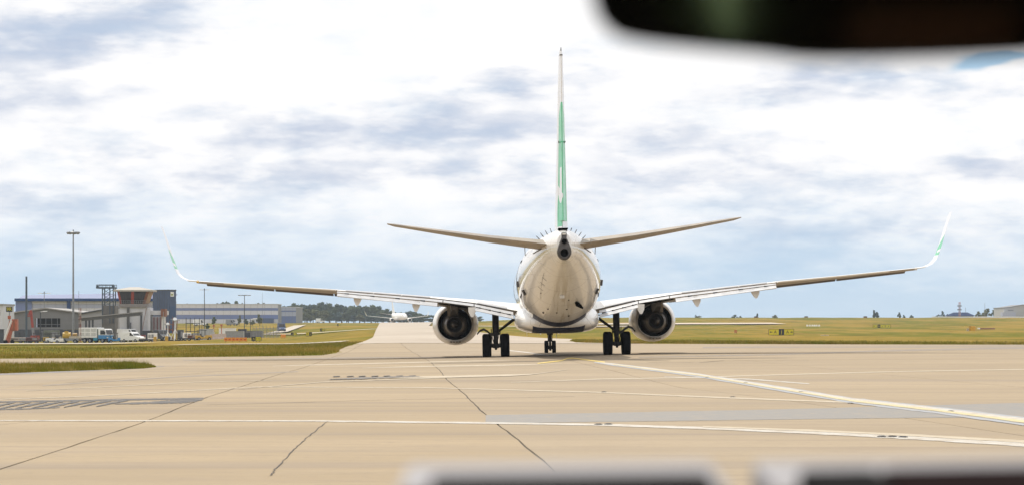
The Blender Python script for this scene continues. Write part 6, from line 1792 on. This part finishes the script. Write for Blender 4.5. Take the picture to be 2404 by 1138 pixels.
for px, D, lab in ((1775, 1300, 'low red hut on the horizon under the thin lone tree'), (1893, 1305, 'low dark red hut on the horizon above the white cones'), (2032, 1305, 'low brown hut on the horizon left of the tall poplar')):
    a = At(px, D); t = thing('hut', lab, 'hut', a.loc); MB().box(-.8, .8, 0, 2, -.5, .45).build('wall', M_TIMB, t); MB().prism([(-.95, .45), (.95, .45), (.5, .75), (-.5, .75)], -.2, 2.2, 'y').build('roof', M_GREYD, t)
a = At(2319, 720)
hg = thing('covered_pipe', 'low red-brown pipe cover lying in the right grass', 'pipe', a.loc); MB().tube((-2.0, 0, .15), (2.0, 1.0, .15), .17, n=8).build('pipe', mat('red_brown_pipe', (0.20, 0.07, 0.04), .6), hg); MB().lathe([(-.3, .22), (.3, .22)], (-2.35, 0, .16), 'x', 10, caps=True).build('end_cap', M_VWHITE, hg)
a = At(1936, 505)
sl_ = thing('concrete_cover', 'small pale concrete cover plate lying in the right grass', 'slab', a.loc); MB().box(-.62, .62, -1.2, 1.2, -.05, .14).build('plate', M_PALE, sl_); MB().box(-.1, .1, -.9, -.8, .14, .2).build('handle', M_STEELD, sl_)
# low blue building, striped mast, grey mast, pale warehouse
a = At(2260, 1450)
bb = thing('shed', 'low building with a broad dark blue roof on the right horizon', 'building', a.loc)
MB().box(a.x(2236), a.x(2286), 0, 20, -3, a.z(739.5)).build('wall', M_SLATE, bb)
MB().hexa([(a.x(2231), -1, a.z(740.5)), (a.x(2290), -1, a.z(740.5)), (a.x(2290), 22, a.z(740.5)), (a.x(2231), 22, a.z(740.5)), (a.x(2247), 8, a.z(732)), (a.x(2277), 8, a.z(732)), (a.x(2277), 12, a.z(732)), (a.x(2247), 12, a.z(732))]).build('roof', mat('roof_dark_blue', (0.02, 0.035, 0.09), .9, vary=.15, spec=.05), bb)
for k in range(4): MB().box(a.x(2256 + k * 6), a.x(2259 + k * 6), -.08, .1, a.z(743), a.z(740.5)).build('door', M_NAVY, bb)
a = At(2252.5, 1380)
rm = thing('radio_mast', 'red and white lattice mast before the low blue-roofed building', 'mast', a.loc)
for k in range(7):
    z0 = a.z(744) + (a.z(708) - a.z(744)) * k / 7; z1 = a.z(744) + (a.z(708) - a.z(744)) * (k + 1) / 7; mb = MB(); w = .42
    for dx, dy in ((-w, -w), (w, -w), (0, w)): mb.tube((dx, dy, z0), (dx, dy, z1), .09, n=5)
    for i in range(2): zz = z0 + (z1 - z0) * i / 2; mb.tube((-w, -w, zz), (w, -w, zz + (z1 - z0) / 2), .05, n=4); mb.tube((w, -w, zz), (0, w, zz + (z1 - z0) / 2), .05, n=4)
    mb.build('section', M_PINKB if k % 2 else mat('mast_red', (0.38, 0.10, 0.09), .6), rm)
for py in (717, 726): MB().box(-1.0, 1.0, -.8, .8, a.z(py) - .2, a.z(py) + .25).build('platform', M_STEELD, rm)
a = At(2312, 1480); t = thing('aerial', 'thin grey aerial mast above the big olive tree', 'mast', a.loc); MB().tube((0, 0, 0), (0, 0, a.z(710)), .14, .08, 6).build('pole', M_STEELG, t)
a = At(2267, 1480); t = thing('aerial', 'faint thin pole right of the red and white mast', 'mast', a.loc); MB().tube((0, 0, 0), (0, 0, a.z(721)), .12, .08, 6).build('pole', M_STEELG, t)
a = At(2390, 1420)
wh = thing('warehouse', 'pale warehouse with a rising roofline at the right edge', 'building', a.loc)
M_PWALL = mat('weathered_cladding', (0.44, 0.44, 0.43), .6, vary=.08)
MB().prism([(a.x(2357), -3), (a.x(2480), -3), (a.x(2480), a.z(712)), (a.x(2400), a.z(715)), (a.x(2368), a.z(721)), (a.x(2357), a.z(722))], 0, 30, 'y').build('wall', M_PWALL, wh)
MB().prism([(a.x(2356), a.z(722)), (a.x(2368), a.z(721)), (a.x(2400), a.z(715)), (a.x(2482), a.z(712)), (a.x(2482), a.z(711)), (a.x(2400), a.z(713.8)), (a.x(2368), a.z(719.5)), (a.x(2356), a.z(720.5))], -.4, 31, 'y').build('roof', M_GREYW, wh)
MB().box(a.x(2349), a.x(2380), -6, -.1, -3, a.z(732)).build('annex', M_CLADLAV, wh)
MB().box(a.x(2366), a.x(2379), -.12, -.02, a.z(728.4), a.z(726)).build('sign', M_GREYW, wh)
a = At(2290, 1312)
one('boundary_wall', 'long low white wall along the crest under the right-hand buildings', 'wall', MB().box(a.x(2188), a.x(2470), 0, .3, -.4, .55).box(a.x(2188), a.x(2470), -.05, .35, .55, .62), M_VWHITE).location = a.loc

# ================================================================== FAR AIRCRAFT ON THE TAXIWAY
def far_plane(label, px, D, rz, sc=1.0):
    a = At(px, D); t = thing('taxiing_airliner', label, 'airplane', a.loc + Vector((0, 0, .1)), rz); t.scale = (sc,) * 3
    mb = MB(); rings = []
    for y, r, z in ((-19, .05, 2.9), (-18.6, .6, 2.95), (-17, 1.3, 3.15), (-14, 1.85, 3.35), (-8, 1.95, 3.4), (8, 1.95, 3.4), (12, 1.5, 3.8), (16, .8, 4.4), (19, .2, 4.8)):
        rings.append([(math.cos(2 * math.pi * i / 20) * r, y, z + math.sin(2 * math.pi * i / 20) * r) for i in range(20)])
    mb.loft(rings); mb.build('fuselage', M_WHITE, t, smooth=True)
    MB().hexa([(-.9, -17.6, 3.6), (.9, -17.6, 3.6), (1.2, -16.6, 4.0), (-1.2, -16.6, 4.0), (-.7, -17.1, 4.1), (.7, -17.1, 4.1), (1.0, -16.2, 4.35), (-1.0, -16.2, 4.35)]).build('windscreen', M_WINDK, t)
    for s in (-1, 1):
        MB().loft([[(s * 1.5, -4, 2.4), (s * 1.5, 3.5, 2.3), (s * 1.5, 3.5, 2.1), (s * 1.5, -4, 1.9)], [(s * 17, 3.2, 3.9), (s * 17, 5, 3.9), (s * 17, 5, 3.8), (s * 17, 3.2, 3.75)]]).build('wing', M_WHITE, t)
        MB().loft([[(s * 17, 3.4, 3.9), (s * 17, 5, 3.9), (s * 17.1, 5, 3.8), (s * 17.1, 3.4, 3.8)], [(s * 17.9, 5.2, 6.3), (s * 17.9, 5.8, 6.3), (s * 17.96, 5.8, 6.3), (s * 17.96, 5.2, 6.3)]]).build('winglet', M_WHITE, t)
        MB().loft([[(s * .6, 14.5, 4.5), (s * .6, 18, 4.5), (s * .6, 18, 4.4), (s * .6, 14.5, 4.3)], [(s * 7, 17.6, 5.5), (s * 7, 19.2, 5.5), (s * 7, 19.2, 5.45), (s * 7, 17.6, 5.4)]]).build('stabilizer', M_WHITE, t)
        e = MB(); e.lathe([(-6.6, .8), (-6.2, 1.05), (-4, 1.05), (-2.4, .75)], (s * 4.9, 0, 1.6), 'y', 18); e = e.build('engine', M_WHITE, t, smooth=True)
        MB().lathe([(-6.3, .82), (-6.28, .02)], (s * 4.9, 0, 1.6), 'y', 16).build('intake', M_DARK, e)
        g_ = MB(); 
        for k in (-1, 1): g_.lathe([(-.2, .5), (.2, .5)], (s * 2.8 + k * .42, .5, .55), 'x', 14, caps=True)
        g_.tube((s * 2.8, .5, .55), (s * 2.8, .5, 2.2), .14, n=8); g_.build('main_gear', M_RUBBER, t)
    MB().loft([[(-.15, 10.5, 5.0), (.15, 10.5, 5.0), (.15, 17, 5.0), (-.15, 17, 5.0)], [(-.05, 17.6, 12.4), (.05, 17.6, 12.4), (.05, 19.2, 12.4), (-.05, 19.2, 12.4)]]).build('fin', M_WHITE, t)
    g_ = MB()
    for k in (-1, 1): g_.lathe([(-.1, .34), (.1, .34)], (k * .2, -15, .36), 'x', 12, caps=True)
    g_.tube((0, -15, .36), (0, -15, 2.0), .1, n=8); g_.build('nose_gear', M_RUBBER, t)
far_plane('distant white airliner coming nose-on down the far taxiway', 936, 1500, R(14), 1.0)
a = At(752, 1480); 
van('tiny white van in front of the wood left of the distant airliner', 752, 1480, R(10), h=2.4)

# ================================================================== INSIDE OF THE VEHICLE THE PHOTO IS TAKEN FROM
M_CABK = mat('cab_black_plastic', (0.005, 0.005, 0.0055), .9, vary=.2, spec=.06)
M_CABR = mat('cab_dark_red_plastic', (0.008, 0.0012, 0.0012), .9, vary=.2, spec=.04)
M_TRIM = mat('cab_grey_trim', (0.03, 0.028, 0.027), .8, vary=.2)
M_LIN = mat('cab_lining', (0.06, 0.055, 0.05), .9, vary=.1)
M_MIRR = mat('mirror_silver', (0.88, 0.89, 0.90), .03, metal=1.0, vary=.02)
M_MSTRIP = mat('mirror_strip_green', (0.38, 0.60, 0.42), .8, vary=.2, nscale=30)  # colour of the added strip that shows only in the mirror
M_BRNF = mat('brown_seat_cloth', (0.045, 0.017, 0.008), .9, vary=.2, nscale=20)
cab = thing('vehicle_cab', 'blurred black dashboard along the bottom edge right of centre', 'car interior', (0, 0, 0))
def cz(py, d): return H + (HY - py) * d / F
def cx(px, d): return (px - HX) * d / F
d, dg = 1.06, 1.20
M_COWL = mat('cowl_grey', (0.34, 0.33, 0.345), .7, vary=.08)
for x0, x1, y0, y1 in ((955, 1672, 1088, 1080), (1766, 2800, 1080, 1066)):       # grey scuttle panel under the windscreen
    dn = d + .02
    mb = MB(); mb.hexa([(cx(x0, dg), dn, .9), (cx(x1, dg), dn, .9), (cx(x1, dg), dg + .3, .9), (cx(x0, dg), dg + .3, .9), (cx(x0, dg), dn, cz(1150, dn)), (cx(x1, dg), dn, cz(1150, dn)), (cx(x1, dg), dg, cz(y1, dg)), (cx(x0, dg), dg, cz(y0, dg))]); mb.build('scuttle_panel', M_COWL, cab, bevel=.004)
for nm, x0, x1, y0, y1, m_ in (('dash_pad', 1010, 1668, 1112, 1104, M_CABK), ('instrument_cowl', 1872, 2060, 1098, 1094, M_CABK), ('instrument_cowl', 2064, 2800, 1094, 1080, M_CABR)):
    mb = MB(); mb.hexa([(cx(x0, d), d - .1, .9), (cx(x1, d), d - .1, .9), (cx(x1, d), d + .1, .9), (cx(x0, d), d + .1, .9), (cx(x0, d), d - .1, cz(y0, d) - .01), (cx(x1, d), d - .1, cz(y1, d) - .01), (cx(x1, d), d, cz(y1, d)), (cx(x0, d), d, cz(y0, d))]); mb.build(nm, m_, cab, bevel=.004)
mb = MB(); mb.box(-.75, 1.75, .82, 1.9, .70, .899); mb.build('dashboard', M_CABK, cab, bevel=.01)
mb = MB(); mb.box(-.75, 1.55, -1.1, .95, H + .42, H + .48); mb.build('roof_lining', M_LIN, cab)
mb = MB(); mb.box(-.75, 1.55, -1.16, -1.1, .6, H + .48); mb.build('rear_panel', M_CABK, cab)
mb = MB(); mb.prism([(.10, -.9), (.62, -.9), (.58, -.62), (.14, -.62)], .75, 1.30, 'z'); mb.build('seat_back', M_TRIM, cab, bevel=.04)
mb = MB(); mb.add([(-.372, -1.085, H + .40), (-.312, -1.085, H + .40), (-.322, -1.085, H + .30), (-.337, -1.085, H + .30), (-.372, -1.092, H + .40), (-.312, -1.092, H + .40), (-.322, -1.092, H + .30), (-.337, -1.092, H + .30)], [(0, 1, 2, 3), (7, 6, 5, 4), (0, 4, 5, 1), (1, 5, 6, 2), (2, 6, 7, 3), (3, 7, 4, 0)]); mb.build('mirror_green_strip', M_MSTRIP, cab)  # added strip, placed and tapered so the mirror reflects a green patch
mb = MB(); mb.box(-.20, -.03, -1.095, -1.06, H + .18, H + .33); mb.build('headrest', M_BRNF, cab, bevel=.02)
# mirror
dm = .88
mr = thing('rear_view_mirror', 'blurred black rear-view mirror hanging from the top edge of the view', 'mirror', (cx(1930, dm), dm, cz(20, dm)))
sx = dm / F
def outline(g=1.0):
    pts = [(1378, -40), (1386, 0), (1402, 40), (1430, 66), (1480, 80), (1560, 92), (1640, 101), (1740, 111), (1820, 121), (1865, 129), (1920, 133), (2050, 134), (2200, 132), (2320, 129), (2400, 126), (2450, 116), (2485, 90), (2500, 40), (2502, -40), (2495, -110), (2450, -145), (2300, -160), (1900, -160), (1600, -150), (1470, -130), (1420, -95)]
    return [((px - 1930) * sx * g, (20 - (py + 28) * g + 28 if False else 20 - py) * sx * 1.0) for px, py in pts]
ol = outline()
ctr = Vector((sum(p[0] for p in ol) / len(ol), sum(p[1] for p in ol) / len(ol)))
def shrink(f): return [(ctr.x + (p[0] - ctr.x) * f, ctr.y + (p[1] - ctr.y) * f) for p in ol]
MT = Matrix.Rotation(R(-8), 4, 'Z')
mb = MB(); mb.M = MT; mb.loft([[(x, 0, z) for x, z in shrink(.97)], [(x, .004, z) for x, z in shrink(1.0)], [(x, .018, z) for x, z in shrink(1.0)], [(x, .034, z) for x, z in shrink(.72)]]); mb.build('housing', M_CABK, mr, angle=50)
mb = MB(); mb.M = MT; mb.prism(shrink(.90), -.0015, .001, 'y'); mb.build('mirror_glass', M_MIRR, mr)
mb = MB(); mb.M = MT; mb.tube((ctr.x, .03, ctr.y), (ctr.x, .12, ctr.y + .14), .008, .011, 10); mb.lathe([(-.004, .005), (0, .007), (.012, .006)], (ctr.x, .034, ctr.y), 'y', 12); mb.build('stalk', M_CABK, mr, smooth=True)

# ================================================================== HAZE
def haze():
    m = bpy.data.materials.new('haze'); m.use_nodes = True
    t = m.node_tree; t.nodes.clear(); g = G(t)
    out = g.n('ShaderNodeOutputMaterial'); v = g.n('ShaderNodeVolumePrincipled')
    v.inputs['Color'].default_value = (0.80, 0.90, 1.0, 1); v.inputs['Density'].default_value = 0.00010; v.inputs['Anisotropy'].default_value = 0.2
    t.links.new(v.outputs[0], out.inputs['Volume'])
    mb = MB(); mb.box(-2800, 2800, -2800, 2800, -4, 34)
    tag(mb.build('haze', m), kind='stuff')
haze()
